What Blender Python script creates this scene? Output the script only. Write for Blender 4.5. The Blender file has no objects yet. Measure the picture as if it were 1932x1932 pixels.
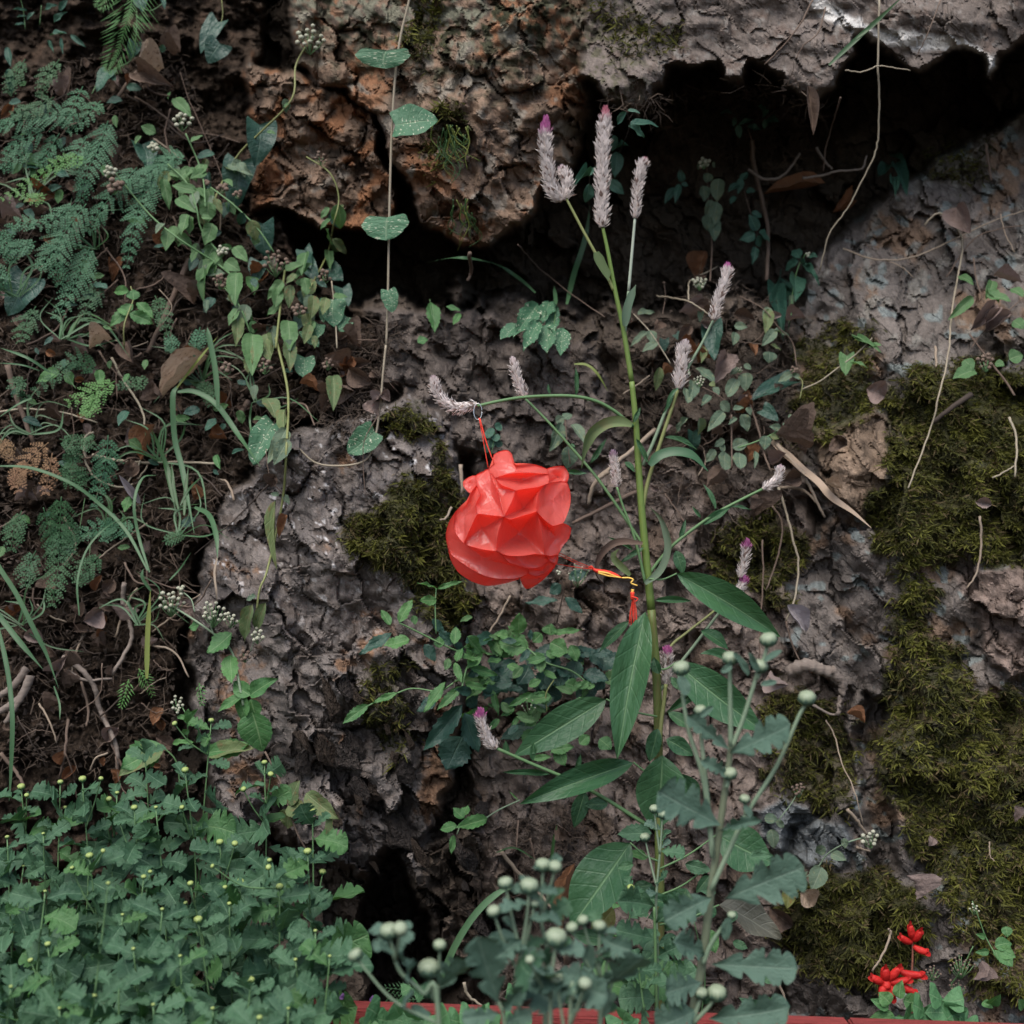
import bpy, bmesh, math, random
import numpy as np
from mathutils import Vector, Matrix, noise as mnoise
R = random.Random(7)
sc = bpy.context.scene
COL = sc.collection

# ------------------------------------------------------------------ camera, sky, sun, exposure
H = 0.364; CZ = 1.0                       # half-angle tangent and eye height
cam = bpy.data.cameras.new('camera'); camo = bpy.data.objects.new('camera', cam); COL.objects.link(camo)
camo.location = (0, 0, CZ); camo.rotation_euler = (math.pi/2, 0, 0)
cam.sensor_width = 36; cam.lens = 18/H; cam.clip_start = 0.05; cam.clip_end = 2000
cam.dof.use_dof = True; cam.dof.focus_distance = 2.22; cam.dof.aperture_fstop = 4.0
sc.camera = camo
world = bpy.data.worlds.new('World'); sc.world = world; world.use_nodes = True
wn = world.node_tree.nodes; wl = world.node_tree.links
sky = wn.new('ShaderNodeTexSky'); sky.sky_type = 'NISHITA'; sky.sun_disc = False
sky.sun_elevation = math.radians(58); sky.sun_rotation = math.radians(200); sky.air_density = 1.0; sky.dust_density = 3.0; sky.ozone_density = 1.0
bg = wn['Background']; bg.inputs['Strength'].default_value = 0.09
wl.new(sky.outputs[0], bg.inputs[0])
sun = bpy.data.lights.new('sun', 'SUN'); suno = bpy.data.objects.new('sun', sun); COL.objects.link(suno)
sun.energy = 1.5; sun.angle = math.radians(50); sun.color = (1.0, 0.96, 0.9)
suno.location = (-0.5, 0.5, 6)
_d = Vector((0.18, 0.50, -0.85))          # the way the light travels: from above and behind the camera
suno.rotation_euler = _d.to_track_quat('-Z', 'Y').to_euler()
sc.view_settings.view_transform = 'Standard'; sc.view_settings.look = 'None'
sc.view_settings.exposure = 1.38; sc.view_settings.gamma = 1.0
sc.cycles.max_bounces = 4; sc.cycles.diffuse_bounces = 3; sc.cycles.caustics_reflective = False; sc.cycles.caustics_refractive = False; sc.cycles.glossy_bounces = 1; sc.cycles.transparent_max_bounces = 6

# ------------------------------------------------------------------ helpers
def P(px, py, Y): return Vector(((px-966)/966*H*Y, Y, CZ-(py-966)/966*H*Y))
OX = (0.0, 637.56, 1275.12)
def tile(c, r): return lambda x, y: (OX[c]+.34*x, OX[r]+.34*y)
T00, T10, T20, T01, T11, T21, T02, T12, T22 = [tile(c, r) for r in range(3) for c in range(3)]
T00, T10, T20 = tile(0,0), tile(1,0), tile(2,0)
T01, T11, T21 = tile(0,1), tile(1,1), tile(2,1)
T02, T12, T22 = tile(0,2), tile(1,2), tile(2,2)
Z2 = lambda x, y: (1120.6+.22*x, 1081.9+.22*y)
Z6 = lambda x, y: (1159.2+.2*x, 502.3+.2*y)
FZ = lambda x, y: (834.6+.2*x, 741.9+.2*y)
S34, S22, S20 = .34, .22, .2
SCALE = {T00:.34,T10:.34,T20:.34,T01:.34,T11:.34,T21:.34,T02:.34,T12:.34,T22:.34,Z2:.22,Z6:.2,FZ:.2}
def mpp(Y): return H*Y/966.0              # metres per unit at distance Y

WM = {}                                    # world matrices of linked objects
def link(o, parent, M):
    COL.objects.link(o); WM[o.name] = M
    if parent is not None:
        o.parent = parent; o.matrix_basis = WM[parent.name].inverted() @ M
    else: o.matrix_basis = M
    return o
def tag(o, label=None, cat=None, group=None, kind=None):
    if label: o['label'] = label
    if cat: o['category'] = cat
    if group: o['group'] = group
    if kind: o['kind'] = kind
    return o
def thing(name, loc, label, cat, group=None):
    o = bpy.data.objects.new(name, None); o.empty_display_size = .02
    link(o, None, Matrix.Translation(loc)); return tag(o, label, cat, group)
def mesh_np(name, V, F, mat=None, col=None, uv=None, smooth=True):
    V = np.asarray(V, np.float32); F = np.asarray(F, np.int32)
    me = bpy.data.meshes.new(name); k = F.shape[1]
    me.vertices.add(len(V)); me.vertices.foreach_set('co', V.ravel())
    me.loops.add(F.size); me.loops.foreach_set('vertex_index', F.ravel())
    me.polygons.add(len(F)); me.polygons.foreach_set('loop_start', np.arange(len(F), dtype=np.int32)*k)
    me.polygons.foreach_set('use_smooth', np.full(len(F), smooth))
    me.update(calc_edges=True)
    if col is not None:
        c = np.ones((len(V), 4), np.float32); c[:, :3] = col
        a = me.color_attributes.new('tint', 'FLOAT_COLOR', 'POINT'); a.data.foreach_set('color', c.ravel())
    if uv is not None:
        l = me.uv_layers.new(name='UVMap'); l.data.foreach_set('uv', np.asarray(uv, np.float32)[F.ravel()].ravel())
    if mat: me.materials.append(mat)
    return me
class MB:
    def __init__(s): s.v = []; s.f = []
    def add(s, v, f):
        n = len(s.v); s.v += [tuple(q) for q in v]; s.f += [tuple(i+n for i in q) for q in f]
    def mesh(s, name, mat, smooth=True, origin=Vector((0,0,0))):
        me = bpy.data.meshes.new(name); me.from_pydata([(a-origin[0], b-origin[1], c-origin[2]) for a,b,c in s.v], [], s.f)
        if smooth: me.polygons.foreach_set('use_smooth', [True]*len(me.polygons))
        me.materials.append(mat); return me
    def build(s, name, mat, parent=None, smooth=True):
        o0 = WM[parent.name].translation if parent else Vector(s.v[0])
        me = s.mesh(name, mat, smooth, o0)
        return link(bpy.data.objects.new(name, me), parent, Matrix.Translation(o0))
def spline(pts, n=5):
    pts = [Vector(p) for p in pts]
    if len(pts) < 3: 
        return [pts[0].lerp(pts[-1], i/n) for i in range(n+1)]
    q = [2*pts[0]-pts[1]] + pts + [2*pts[-1]-pts[-2]]; out = []
    for i in range(1, len(q)-2):
        for k in range(n):
            t = k/n; a,b,c,d = q[i-1:i+3]
            out.append(.5*((2*b)+(c-a)*t+(2*a-5*b+4*c-d)*t*t+(3*b-a-3*c+d)*t**3))
    out.append(pts[-1]); return out
def tube(mb, pts, r0, r1, sides=6, knots=0):
    n = len(pts); ref = Vector((0.3, -.8, .5)); base = []
    rf = r0 if callable(r0) else (lambda t: r0+(r1-r0)*t)
    for i, p in enumerate(pts):
        d = (pts[min(i+1,n-1)]-pts[max(i-1,0)])
        if d.length < 1e-9: d = Vector((0,0,1))
        d.normalize(); a = ref-d*ref.dot(d); a.normalize(); ref = a; b = d.cross(a)
        r = rf(i/(n-1))
        if knots and i % knots == 0: r *= 1.25
        base.append([p+(a*math.cos(k*2*math.pi/sides)+b*math.sin(k*2*math.pi/sides))*r for k in range(sides)])
    v = [q for ring in base for q in ring]; f = []
    for i in range(n-1):
        for k in range(sides):
            k2 = (k+1)%sides; f.append((i*sides+k, i*sides+k2, (i+1)*sides+k2, (i+1)*sides+k))
    f.append(tuple(range(sides))[::-1]); f.append(tuple((n-1)*sides+k for k in range(sides)))
    mb.add(v, f)

# ------------------------------------------------------------------ materials
def nt(name):
    m = bpy.data.materials.new(name); m.use_nodes = True
    return m, m.node_tree.nodes, m.node_tree.links, m.node_tree.nodes['Principled BSDF']
def mathn(N, L, op, a, b=None, c=None):
    n = N.new('ShaderNodeMath'); n.operation = op
    for i, q in enumerate((a, b, c)):
        if q is None: continue
        if isinstance(q, (int, float)): n.inputs[i].default_value = q
        else: L.new(q, n.inputs[i])
    return n.outputs[0]
def mixc(N, L, f, a, b, mode='MIX'):
    n = N.new('ShaderNodeMix'); n.data_type = 'RGBA'; n.blend_type = mode
    for i, q in ((0, f), (6, a), (7, b)):
        if isinstance(q, (int, float)): n.inputs[i].default_value = q
        elif isinstance(q, tuple): n.inputs[i].default_value = (*q, 1)
        else: L.new(q, n.inputs[i])
    return n.outputs[2]
def noise(N, L, vec, scale, detail=3, rough=.55):
    n = N.new('ShaderNodeTexNoise'); n.inputs['Scale'].default_value = scale; n.inputs['Detail'].default_value = detail; n.inputs['Roughness'].default_value = rough
    if vec is not None: L.new(vec, n.inputs['Vector'])
    return n.outputs['Fac']
def ramp(N, L, f, lo, hi):
    n = N.new('ShaderNodeMapRange'); n.inputs[1].default_value = lo; n.inputs[2].default_value = hi; n.clamp = True
    L.new(f, n.inputs[0]); return n.outputs[0]
def leaf_mat(name, c1, c2, vein, rough=.5, trans=.25, veins=9., slant=3.0, spots=None, blotch=None, vw=.35, spec=.35, tt=(1.1,1.25,.6), ns=2.6):
    """two-tone blade with a midrib and side veins drawn from the blade's own UV"""
    m, N, L, B = nt(name)
    tc = N.new('ShaderNodeTexCoord'); oi = N.new('ShaderNodeObjectInfo'); geo = N.new('ShaderNodeNewGeometry')
    sx = N.new('ShaderNodeSeparateXYZ'); L.new(tc.outputs['UV'], sx.inputs[0])
    au = mathn(N, L, 'ABSOLUTE', mathn(N, L, 'SUBTRACT', sx.outputs[0], .5))
    mid = ramp(N, L, au, .035, .008)
    ph = mathn(N, L, 'FRACT', mathn(N, L, 'SUBTRACT', mathn(N, L, 'MULTIPLY', sx.outputs[1], veins), mathn(N, L, 'MULTIPLY', au, slant)))
    side = ramp(N, L, mathn(N, L, 'ABSOLUTE', mathn(N, L, 'SUBTRACT', ph, .5)), .09, .01)
    vn = mathn(N, L, 'MAXIMUM', mid, mathn(N, L, 'MULTIPLY', side, vw))
    pos = N.new('ShaderNodeVectorMath'); pos.operation = 'MULTIPLY_ADD'
    L.new(tc.outputs['Object'], pos.inputs[0]); pos.inputs[1].default_value = (1,1,1)
    cr = N.new('ShaderNodeCombineXYZ'); L.new(mathn(N, L, 'MULTIPLY', oi.outputs['Random'], 37.), cr.inputs[0]); L.new(cr.outputs[0], pos.inputs[2])
    n1 = noise(N, L, pos.outputs[0], ns, 4, .6)
    f = mathn(N, L, 'ADD', mathn(N, L, 'MULTIPLY', oi.outputs['Random'], .7), mathn(N, L, 'MULTIPLY_ADD', n1, 1.2, -.45))
    f = ramp(N, L, f, 0., 1.)
    col = mixc(N, L, f, c1, c2)
    if blotch:
        nb = ramp(N, L, noise(N, L, pos.outputs[0], ns*1.4, 4, .7), .54, .68); col = mixc(N, L, nb, col, blotch)
    col = mixc(N, L, vn, col, vein)
    if spots:
        mp = N.new('ShaderNodeMapping'); mp.inputs['Scale'].default_value = (9, 26, 9); mp.inputs['Rotation'].default_value = (0, 0, .6); L.new(pos.outputs[0], mp.inputs[0])
        ns = ramp(N, L, noise(N, L, mp.outputs[0], 1.0, 1, .4), .66, .70); col = mixc(N, L, ns, col, spots)
    L.new(col, B.inputs['Base Color']); B.inputs['Roughness'].default_value = rough; B.inputs['Specular IOR Level'].default_value = spec
    bm = N.new('ShaderNodeBump'); bm.inputs['Strength'].default_value = .35; bm.inputs['Distance'].default_value = .02
    L.new(mathn(N, L, 'ADD', mathn(N, L, 'MULTIPLY', vn, -.6), n1), bm.inputs['Height']); L.new(bm.outputs[0], B.inputs['Normal'])
    if trans:
        tr = N.new('ShaderNodeBsdfTranslucent'); L.new(mixc(N, L, 1., col, tt, 'MULTIPLY'), tr.inputs[0])
        mx = N.new('ShaderNodeMixShader'); mx.inputs[0].default_value = trans
        L.new(B.outputs[0], mx.inputs[1]); L.new(tr.outputs[0], mx.inputs[2]); L.new(mx.outputs[0], N['Material Output'].inputs[0])
    return m
def plain(name, c1, c2, scale=30, rough=.7, trans=0, stretch=(1,1,1), bump=.2, attr=False, spec=.3, bd=.003):
    m, N, L, B = nt(name); tc = N.new('ShaderNodeTexCoord'); oi = N.new('ShaderNodeObjectInfo')
    mp = N.new('ShaderNodeMapping'); mp.inputs['Scale'].default_value = stretch; L.new(tc.outputs['Object'], mp.inputs[0])
    n1 = noise(N, L, mp.outputs[0], scale, 4, .6)
    f = ramp(N, L, mathn(N, L, 'ADD', mathn(N, L, 'MULTIPLY_ADD', n1, 1.6, -.6), mathn(N, L, 'MULTIPLY', oi.outputs['Random'], .4)), 0, 1)
    col = mixc(N, L, f, c1, c2)
    if attr:
        a = N.new('ShaderNodeVertexColor'); a.layer_name = 'tint'; col = mixc(N, L, 1., a.outputs[0], mixc(N, L, f, (.75,.75,.75), (1.2,1.2,1.2)), 'MULTIPLY')
    L.new(col, B.inputs['Base Color']); B.inputs['Roughness'].default_value = rough; B.inputs['Specular IOR Level'].default_value = spec
    if bump:
        b = N.new('ShaderNodeBump'); b.inputs['Strength'].default_value = bump; b.inputs['Distance'].default_value = bd; L.new(n1, b.inputs['Height']); L.new(b.outputs[0], B.inputs['Normal'])
    if trans:
        tr = N.new('ShaderNodeBsdfTranslucent'); L.new(col, tr.inputs[0]); mx = N.new('ShaderNodeMixShader'); mx.inputs[0].default_value = trans
        L.new(B.outputs[0], mx.inputs[1]); L.new(tr.outputs[0], mx.inputs[2]); L.new(mx.outputs[0], N['Material Output'].inputs[0])
    return m
def rock_mat(name, crack=.6, bumpd=.0032, rough=.9):
    m, N, L, B = nt(name); tc = N.new('ShaderNodeTexCoord'); a = N.new('ShaderNodeVertexColor'); a.layer_name = 'tint'
    o = tc.outputs['Object']
    mpg = N.new('ShaderNodeMapping'); mpg.inputs['Rotation'].default_value = (0, .9, 0); mpg.inputs['Scale'].default_value = (1.7, 1., .75); L.new(o, mpg.inputs[0])
    n1 = noise(N, L, mpg.outputs[0], 62, 4, .68); n2 = noise(N, L, o, 330, 2, .7); n3 = noise(N, L, o, 24, 2, .6)
    vo = N.new('ShaderNodeTexVoronoi'); vo.feature = 'DISTANCE_TO_EDGE'; vo.inputs['Scale'].default_value = 26
    wv = N.new('ShaderNodeVectorMath'); wv.operation = 'MULTIPLY_ADD'; cmb = N.new('ShaderNodeCombineXYZ')
    L.new(n1, cmb.inputs[0]); L.new(n3, cmb.inputs[2]); L.new(cmb.outputs[0], wv.inputs[0]); wv.inputs[1].default_value = (.05,.05,.05); L.new(o, wv.inputs[2]); L.new(wv.outputs[0], vo.inputs['Vector'])
    ck = mathn(N, L, 'MULTIPLY', ramp(N, L, vo.outputs['Distance'], .05, .0), ramp(N, L, n3, .45, .6))
    g = mathn(N, L, 'MULTIPLY_ADD', n1, 1.2, .36); g2 = mathn(N, L, 'MULTIPLY', g, mathn(N, L, 'MULTIPLY_ADD', n2, 1.1, .45))
    gc = N.new('ShaderNodeCombineColor'); [L.new(g2, gc.inputs[i]) for i in range(3)]
    col = mixc(N, L, 1., a.outputs[0], gc.outputs[0], 'MULTIPLY')
    col = mixc(N, L, mathn(N, L, 'MULTIPLY', ck, crack), col, (.02,.017,.015))
    L.new(col, B.inputs['Base Color']); B.inputs['Roughness'].default_value = 1.; B.inputs['Specular IOR Level'].default_value = .06
    chips = []
    for sc_, rt_ in ((34, .5), (95, 1.3)):
        mp2 = N.new('ShaderNodeMapping'); mp2.inputs['Rotation'].default_value = (.4, rt_, .3); mp2.inputs['Scale'].default_value = (1.6, 1., .8); L.new(wv.outputs[0], mp2.inputs[0])
        v2 = N.new('ShaderNodeTexVoronoi'); v2.distance = 'CHEBYCHEV'; v2.inputs['Scale'].default_value = sc_; L.new(mp2.outputs[0], v2.inputs['Vector']); chips.append(v2.outputs['Distance'])
    chip = mathn(N, L, 'MULTIPLY_ADD', chips[1], .45, chips[0])
    h = mathn(N, L, 'ADD', mathn(N, L, 'MULTIPLY_ADD', n2, .35, mathn(N, L, 'MULTIPLY_ADD', chip, .9, mathn(N, L, 'MULTIPLY', n1, .25))), mathn(N, L, 'MULTIPLY', ck, -.6*crack))
    b = N.new('ShaderNodeBump'); b.inputs['Strength'].default_value = 1.; b.inputs['Distance'].default_value = bumpd; L.new(h, b.inputs['Height']); L.new(b.outputs[0], B.inputs['Normal'])
    return m
M_rock = rock_mat('rock'); M_soil = rock_mat('soil', .0, .007, 1.)
M_slab = rock_mat('slab_rock', .6, .0018)

# ------------------------------------------------------------------ ground
def ground():
    mb = MB(); n = 40; v = []; f = []
    xs = [-600,-120,-30,-8] + [-4+i*.2 for i in range(41)] + [8,30,120,600]
    ys = [-600,-120,-30,-8,-3,-1,0] + [.4+i*.15 for i in range(18)] + [3.6]
    for y in ys:
        for x in xs:
            z = (.03*mnoise.noise(Vector((x*2.1, y*2.1, 0)))+.012*mnoise.noise(Vector((x*9, y*9, 3)))) if abs(x) < 5 and -1 <= y else 0
            v.append((x, y, z))
    w = len(xs)
    for j in range(len(ys)-1):
        for i in range(w-1): f.append((j*w+i, j*w+i+1, (j+1)*w+i+1, (j+1)*w+i))
    mb.add(v, f); o = mb.build('ground', plain('ground_soil', (.03,.024,.018), (.07,.058,.045), 14, .95, bump=.6)); tag(o, kind='structure')
ground()

# ------------------------------------------------------------------ the rock wall (a sculpted relief)
rs = np.random.RandomState(11)
PERM = rs.permutation(512); PERM = np.concatenate([PERM, PERM, PERM]); GA = rs.rand(2048)*2*np.pi
def hsh(ix, iy, s): return PERM[(PERM[(ix+s*37) & 511] + iy + s*101) & 511]
RND = rs.rand(4, 512)
def perlin(x, y, s=0):
    ix = np.floor(x).astype(int); iy = np.floor(y).astype(int); fx = x-ix; fy = y-iy
    u = fx*fx*fx*(fx*(fx*6-15)+10); v = fy*fy*fy*(fy*(fy*6-15)+10)
    def g(a, b):
        t = GA[hsh(ix+a, iy+b, s)]; return np.cos(t)*(fx-a)+np.sin(t)*(fy-b)
    return ((g(0,0)*(1-u)+g(1,0)*u)*(1-v)+(g(0,1)*(1-u)+g(1,1)*u)*v)*1.5
def fbm(x, y, o=4, s=0, gain=.5):
    r = 0; a = 1; 
    for i in range(o): r = r+a*perlin(x*2**i, y*2**i, s+i); a *= gain
    return r
def worley(x, y, s=0):
    ix = np.floor(x).astype(int); iy = np.floor(y).astype(int)
    f1 = np.full(x.shape, 9.); f2 = f1.copy(); h1 = np.zeros(x.shape, int); dx1 = np.zeros(x.shape); dy1 = dx1.copy()
    for a in (-1,0,1):
        for b in (-1,0,1):
            h = hsh(ix+a, iy+b, s); dx = x-(ix+a+RND[0][h]); dy = y-(iy+b+RND[1][h]); d = dx*dx+dy*dy
            c = d < f1; f2 = np.where(c, f1, np.minimum(f2, d)); f1 = np.where(c, d, f1); h1 = np.where(c, h, h1); dx1 = np.where(c, dx, dx1); dy1 = np.where(c, dy, dy1)
    return np.sqrt(f1), np.sqrt(f2), h1, dx1, dy1
def facet(x, y, s, tilt=1.):
    f1, f2, h, dx, dy = worley(x, y, s)
    return (RND[2][h]-.5) + tilt*((RND[3][h]-.5)*2*dx + (RND[0][h]-.5)*2*dy), f2-f1, RND[2][h]
def sstep(a, b, x): t = np.clip((x-a)/(b-a), 0, 1); return t*t*(3-2*t)
def polysd(x, y, pts):
    d = np.full(x.shape, 1e9); ins = np.zeros(x.shape, bool); n = len(pts)
    for i in range(n):
        ax, ay = pts[i]; bx, by = pts[(i+1)%n]; ex, ey = bx-ax, by-ay; wx, wy = x-ax, y-ay
        t = np.clip((wx*ex+wy*ey)/(ex*ex+ey*ey+1e-9), 0, 1); d = np.minimum(d, (wx-ex*t)**2+(wy-ey*t)**2)
        c = ((ay <= y) & (by > y)) | ((by <= y) & (ay > y))
        ins ^= c & (x < ax+(y-ay)*ex/(ey if abs(ey) > 1e-9 else 1e-9))
    return np.where(ins, -1, 1)*np.sqrt(d)
STEP = 3.2
gx = np.concatenate([np.arange(-1300,-420,30), np.arange(-420,-60,6), np.arange(-60,1992,STEP), np.arange(1992,2350,6), np.arange(2350,3200,30)])
gy = np.concatenate([np.arange(-1500,-360,30), np.arange(-360,-60,6), np.arange(-60,2010,STEP), np.arange(2010,2600,12)])
X, Yp = np.meshgrid(gx, gy); NX, NY = len(gx), len(gy)
wpx = fbm(X/90, Yp/90, 4, 40)*26 + fbm(X/22, Yp/22, 2, 47)*5; wpy = fbm(X/90, Yp/90, 4, 60)*26 + fbm(X/22, Yp/22, 2, 67)*5
def msk(pts, soft=10, warp=.6): return sstep(soft, -soft, polysd(X+wpx*warp, Yp+wpy*warp, pts))
slab_edge = [(1102,150),(1140,185),(1200,215),(1275,128),(1345,126),(1370,158),(1404,154),(1418,124),(1458,132),(1486,164),(1510,190),(1547,182),(1574,160),(1591,116),(1628,72),(1662,100),(1693,126),(1727,137),(1765,136),(1805,92),(1846,105),(1870,140),(1887,110),(1932,86),(2300,40)]
POLY = {
 'soil': [(-1400,-1600),(470,-1600),(500,60),(480,200),(500,340),(560,470),(640,560),(730,640),(715,740),(560,800),(420,950),(350,1120),(325,1480),(330,2700),(-1400,2700)],
 'bould': [(500,-400),(560,120),(690,210),(760,330),(800,420),(860,462),(930,470),(985,430),(1010,390),(1065,330),(1105,250),(1120,150),(1135,60),(1130,-400)],
 'bould2': [(470,100),(540,140),(610,150),(690,210),(740,320),(752,405),(700,440),(620,425),(560,400),(480,400),(470,250)],
 'slab': [(1120,-1600),(3300,-1600),(3300,20)] + slab_edge[::-1],
 'left': [(420,950),(560,815),(700,770),(780,745),(850,790),(885,900),(885,1100),(880,1300),(850,1480),(790,1640),(700,1660),(560,1600),(420,1540),(370,1380),(352,1180)],
 'right': [(3300,100),(1932,215),(1790,285),(1700,345),(1600,430),(1520,510),(1500,640),(1515,900),(1560,980),(1500,1060),(1480,1200),(1520,1250),(1600,1300),(1615,1480),(1500,1570),(1470,2700),(3300,2700)],
 'mid': [(900,860),(1000,900),(1180,860),(1520,900),(1540,1000),(1500,1250),(1600,1300),(1610,1500),(1480,1580),(1470,2700),(960,2700),(930,1700),(880,1450),(890,1100)],
 'ledge': [(660,600),(760,585),(900,580),(1000,640),(1120,660),(1180,860),(1000,900),(880,850),(780,745),(720,730)],
 'hole': [(690,1640),(760,1590),(800,1620),(800,1700),(860,1760),(880,1850),(800,1932),(700,1900),(680,1780)],
 'shelf': [(750,1600),(900,1560),(1000,1640),(980,1780),(900,1830),(820,1790),(790,1700)],
 'fiss': [(1625,1300),(1660,1310),(1665,1480),(1700,1640),(1660,1650),(1620,1500)],
 'flake': [(1810,1090),(1870,1070),(2300,1060),(2300,1330),(1932,1270),(1905,1290),(1840,1180)],
 'stone1': [(1535,810),(1640,770),(1680,800),(1680,880),(1640,980),(1560,930),(1545,870)],
 'blue': [(1425,1530),(1480,1505),(1590,1560),(1600,1620),(1520,1640),(1440,1600)],
}
MSK = {k: msk(p) for k, p in POLY.items()}
yy = np.clip(Yp, -1500, 2600)
base = 3.02 + 0*X + .05*fbm(X/160, Yp/160, 3, 3)                                  # back of the hollow
def lay(W, m, D): return W*(1-m)+D*m
nz0 = fbm(X/60, Yp/60, 3, 18)
W = base
W = lay(W, sstep(548, 588, yy+1.3*wpy+30*nz0), 2.72-.13*sstep(560, 1932, yy)+.05*fbm(X/120, Yp/120, 3, 5))
W = lay(W, MSK['ledge'], 2.66-.05*sstep(560, 850, yy)+.03*fbm(X/70, Yp/70, 3, 6))
soilD = 2.86-.34*sstep(-200, 1500, yy)-.06*sstep(300, -300, X) + .05*fbm(X/110, Yp/80, 4, 7) - .03*np.abs(fbm(X/60, Yp/40, 3, 8))
W = lay(W, MSK['soil'], soilD)
W = lay(W, MSK['mid'], 2.62-.12*sstep(950, 1900, yy)+.03*fbm(X/90, Yp/90, 3, 9))
dome = np.clip(1-((X-900)/300)**2-((Yp-150)/380)**2, 0, 1)
W = lay(W, MSK['bould2'], 2.70+.03*fbm(X/70, Yp/70, 3, 10))
W = lay(W, MSK['bould'], 2.72-.16*np.sqrt(dome)+.03*fbm(X/80, Yp/80, 3, 12)+.10*sstep(1020, 1130, X))
slabD = 2.55+.05*sstep(200, -600, yy)+.035*fbm(X/180, Yp/120, 3, 13)
W = lay(W, MSK['slab'], slabD)
lx = (X-620)/300; ldome = np.clip(1-lx**2*.8-((Yp-1220)/640)**2, 0, 1)
W = lay(W, MSK['left'], 2.64-.18*np.sqrt(ldome)-.05*sstep(900, 1600, yy)+.03*fbm(X/100, Yp/100, 3, 14))
rightD = 2.86-.34*sstep(230, 1000, yy)-.12*sstep(1000, 1900, yy)+.10*sstep(1750, 1450, X)+.045*fbm(X/140, Yp/140, 3, 15)
W = lay(W, MSK['right'], rightD)
W = lay(W, MSK['stone1'], W-.05); W = lay(W, MSK['flake'], W-.06+.05*sstep(1900,1800,X)); W = lay(W, MSK['blue'], W-.03)
W = lay(W, MSK['hole']*.98, 2.95); W = lay(W, MSK['shelf'], 2.52+.03*fbm(X/40, Yp/40, 2, 16)); W = lay(W, MSK['fiss'], W+.09)
# fractured facets, stronger where the rock is broken
th = math.radians(62); u = (X*math.cos(th)+Yp*math.sin(th)); v = (-X*math.sin(th)+Yp*math.cos(th))
wu = fbm(X/60, Yp/60, 3, 21)*18; wv = fbm(X/60, Yp/60, 3, 24)*18
f1, e1, r1 = facet((u+wu)/150, (v+wv)/85, 31); f2, e2, r2 = facet((u+wu)/62, (v+wv)/34, 32); f3, e3, r3 = facet((u+wu*.5)/26, (v+wv*.5)/15, 33, 1.5)
rough = np.ones_like(X)*.6
for k, a in (('soil',.3),('bould',.62),('bould2',.85),('slab',.28),('left',.62),('right',.5),('mid',.55),('shelf',1.1)): rough = lay(rough, MSK[k], a)
chunk = msk([(560,1250),(900,1250),(940,1500),(960,1850),(700,1800),(420,1500)], 60); rough = rough+.45*chunk
W += rough*(.078*f1+.030*f2+.006*f3) + rough*(.022*sstep(.07, 0, e1)*sstep(-.1,.3,fbm(X/100,Yp/100,2,77))+.008*sstep(.10, 0, e2)*sstep(0,.4,fbm(X/70,Yp/70,2,78)))
W += .0028*fbm(X/24, Yp/24, 4, 25)*(.5+rough) - .016*MSK['soil']*np.abs(fbm(X/14, Yp/11, 3, 26))
# ---- albedo of the stone, soil, lichen and veins, plus painted shade in the hollow
def C(*c): return np.array(c)[None, None, :]
def cmix(A, m, B): return A*(1-m[..., None])+B*m[..., None]
nA = fbm(X/130, Yp/130, 4, 80); nB = fbm(X/45, Yp/45, 4, 84); nC = fbm(X/16, Yp/16, 3, 88); nD = fbm((u)/50, v/14, 3, 92)
A = np.ones(X.shape+(3,))*C(.050,.040,.032)  # back of the hollow: its shade is painted into the stone colour
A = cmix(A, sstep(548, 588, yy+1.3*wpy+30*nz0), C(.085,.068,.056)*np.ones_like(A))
lft = C(.150,.132,.125)*(.8+.5*r2[..., None]); lft = cmix(lft, sstep(.15,.6,nB+nD*.3), C(.105,.088,.080)*np.ones_like(A)); lft = cmix(lft, sstep(.35,.7,nA+.3*nC), C(.17,.105,.07)*np.ones_like(A)); lft = cmix(lft, sstep(.62,.8,nC+.3*nB)*.9*sstep(1300,1000,yy), C(.46,.45,.46)*np.ones_like(A))
A = cmix(A, MSK['ledge'], C(.105,.088,.08)*(.7+.5*r2[..., None]))
soilA = C(.052,.038,.029)*(1+.8*nC[..., None]); soilA = cmix(soilA, sstep(.3,.8,nB), C(.085,.058,.043)*np.ones_like(A)); A = cmix(A, MSK['soil'], soilA)
midA = C(.150,.122,.108)*(.75+.5*r2[..., None]); midA = cmix(midA, sstep(.2,.6,nA), C(.10,.075,.06)*np.ones_like(A)); A = cmix(A, MSK['mid'], midA)
bo = C(.165,.115,.085)*(.75+.5*r2[..., None]); bo = cmix(bo, sstep(.05,.45,nA+.5*nB), C(.185,.095,.055)*np.ones_like(A)); bo = cmix(bo, sstep(.2,.55,nB-.2*nA+.3*nC), C(.19,.165,.14)*np.ones_like(A)); bo = cmix(bo, sstep(.35,.6,fbm(X/60,Yp/60,4,96)), C(.07,.055,.045)*np.ones_like(A))
top = sstep(260, 40, yy+60*nB+.25*np.abs(X-850)); bo = cmix(bo, top*sstep(-.15,.25,nC+.4*nB), C(.125,.125,.095)*np.ones_like(A)); bo = cmix(bo, top*sstep(.15,.5,-nB+.5*nC), C(.035,.036,.022)*np.ones_like(A))
A = cmix(A, MSK['bould2'], cmix(bo, sstep(.0,.4,nA+nB), C(.20,.10,.055)*np.ones_like(A))); A = cmix(A, MSK['bould'], bo)
sl = C(.130,.110,.100)*(.85+.3*r1[..., None]); sl = cmix(sl, sstep(.1,.6,nB), C(.105,.082,.072)*np.ones_like(A)); sl = cmix(sl, sstep(.35,.7,nC+.4*nB), C(.165,.15,.14)*np.ones_like(A))
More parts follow.
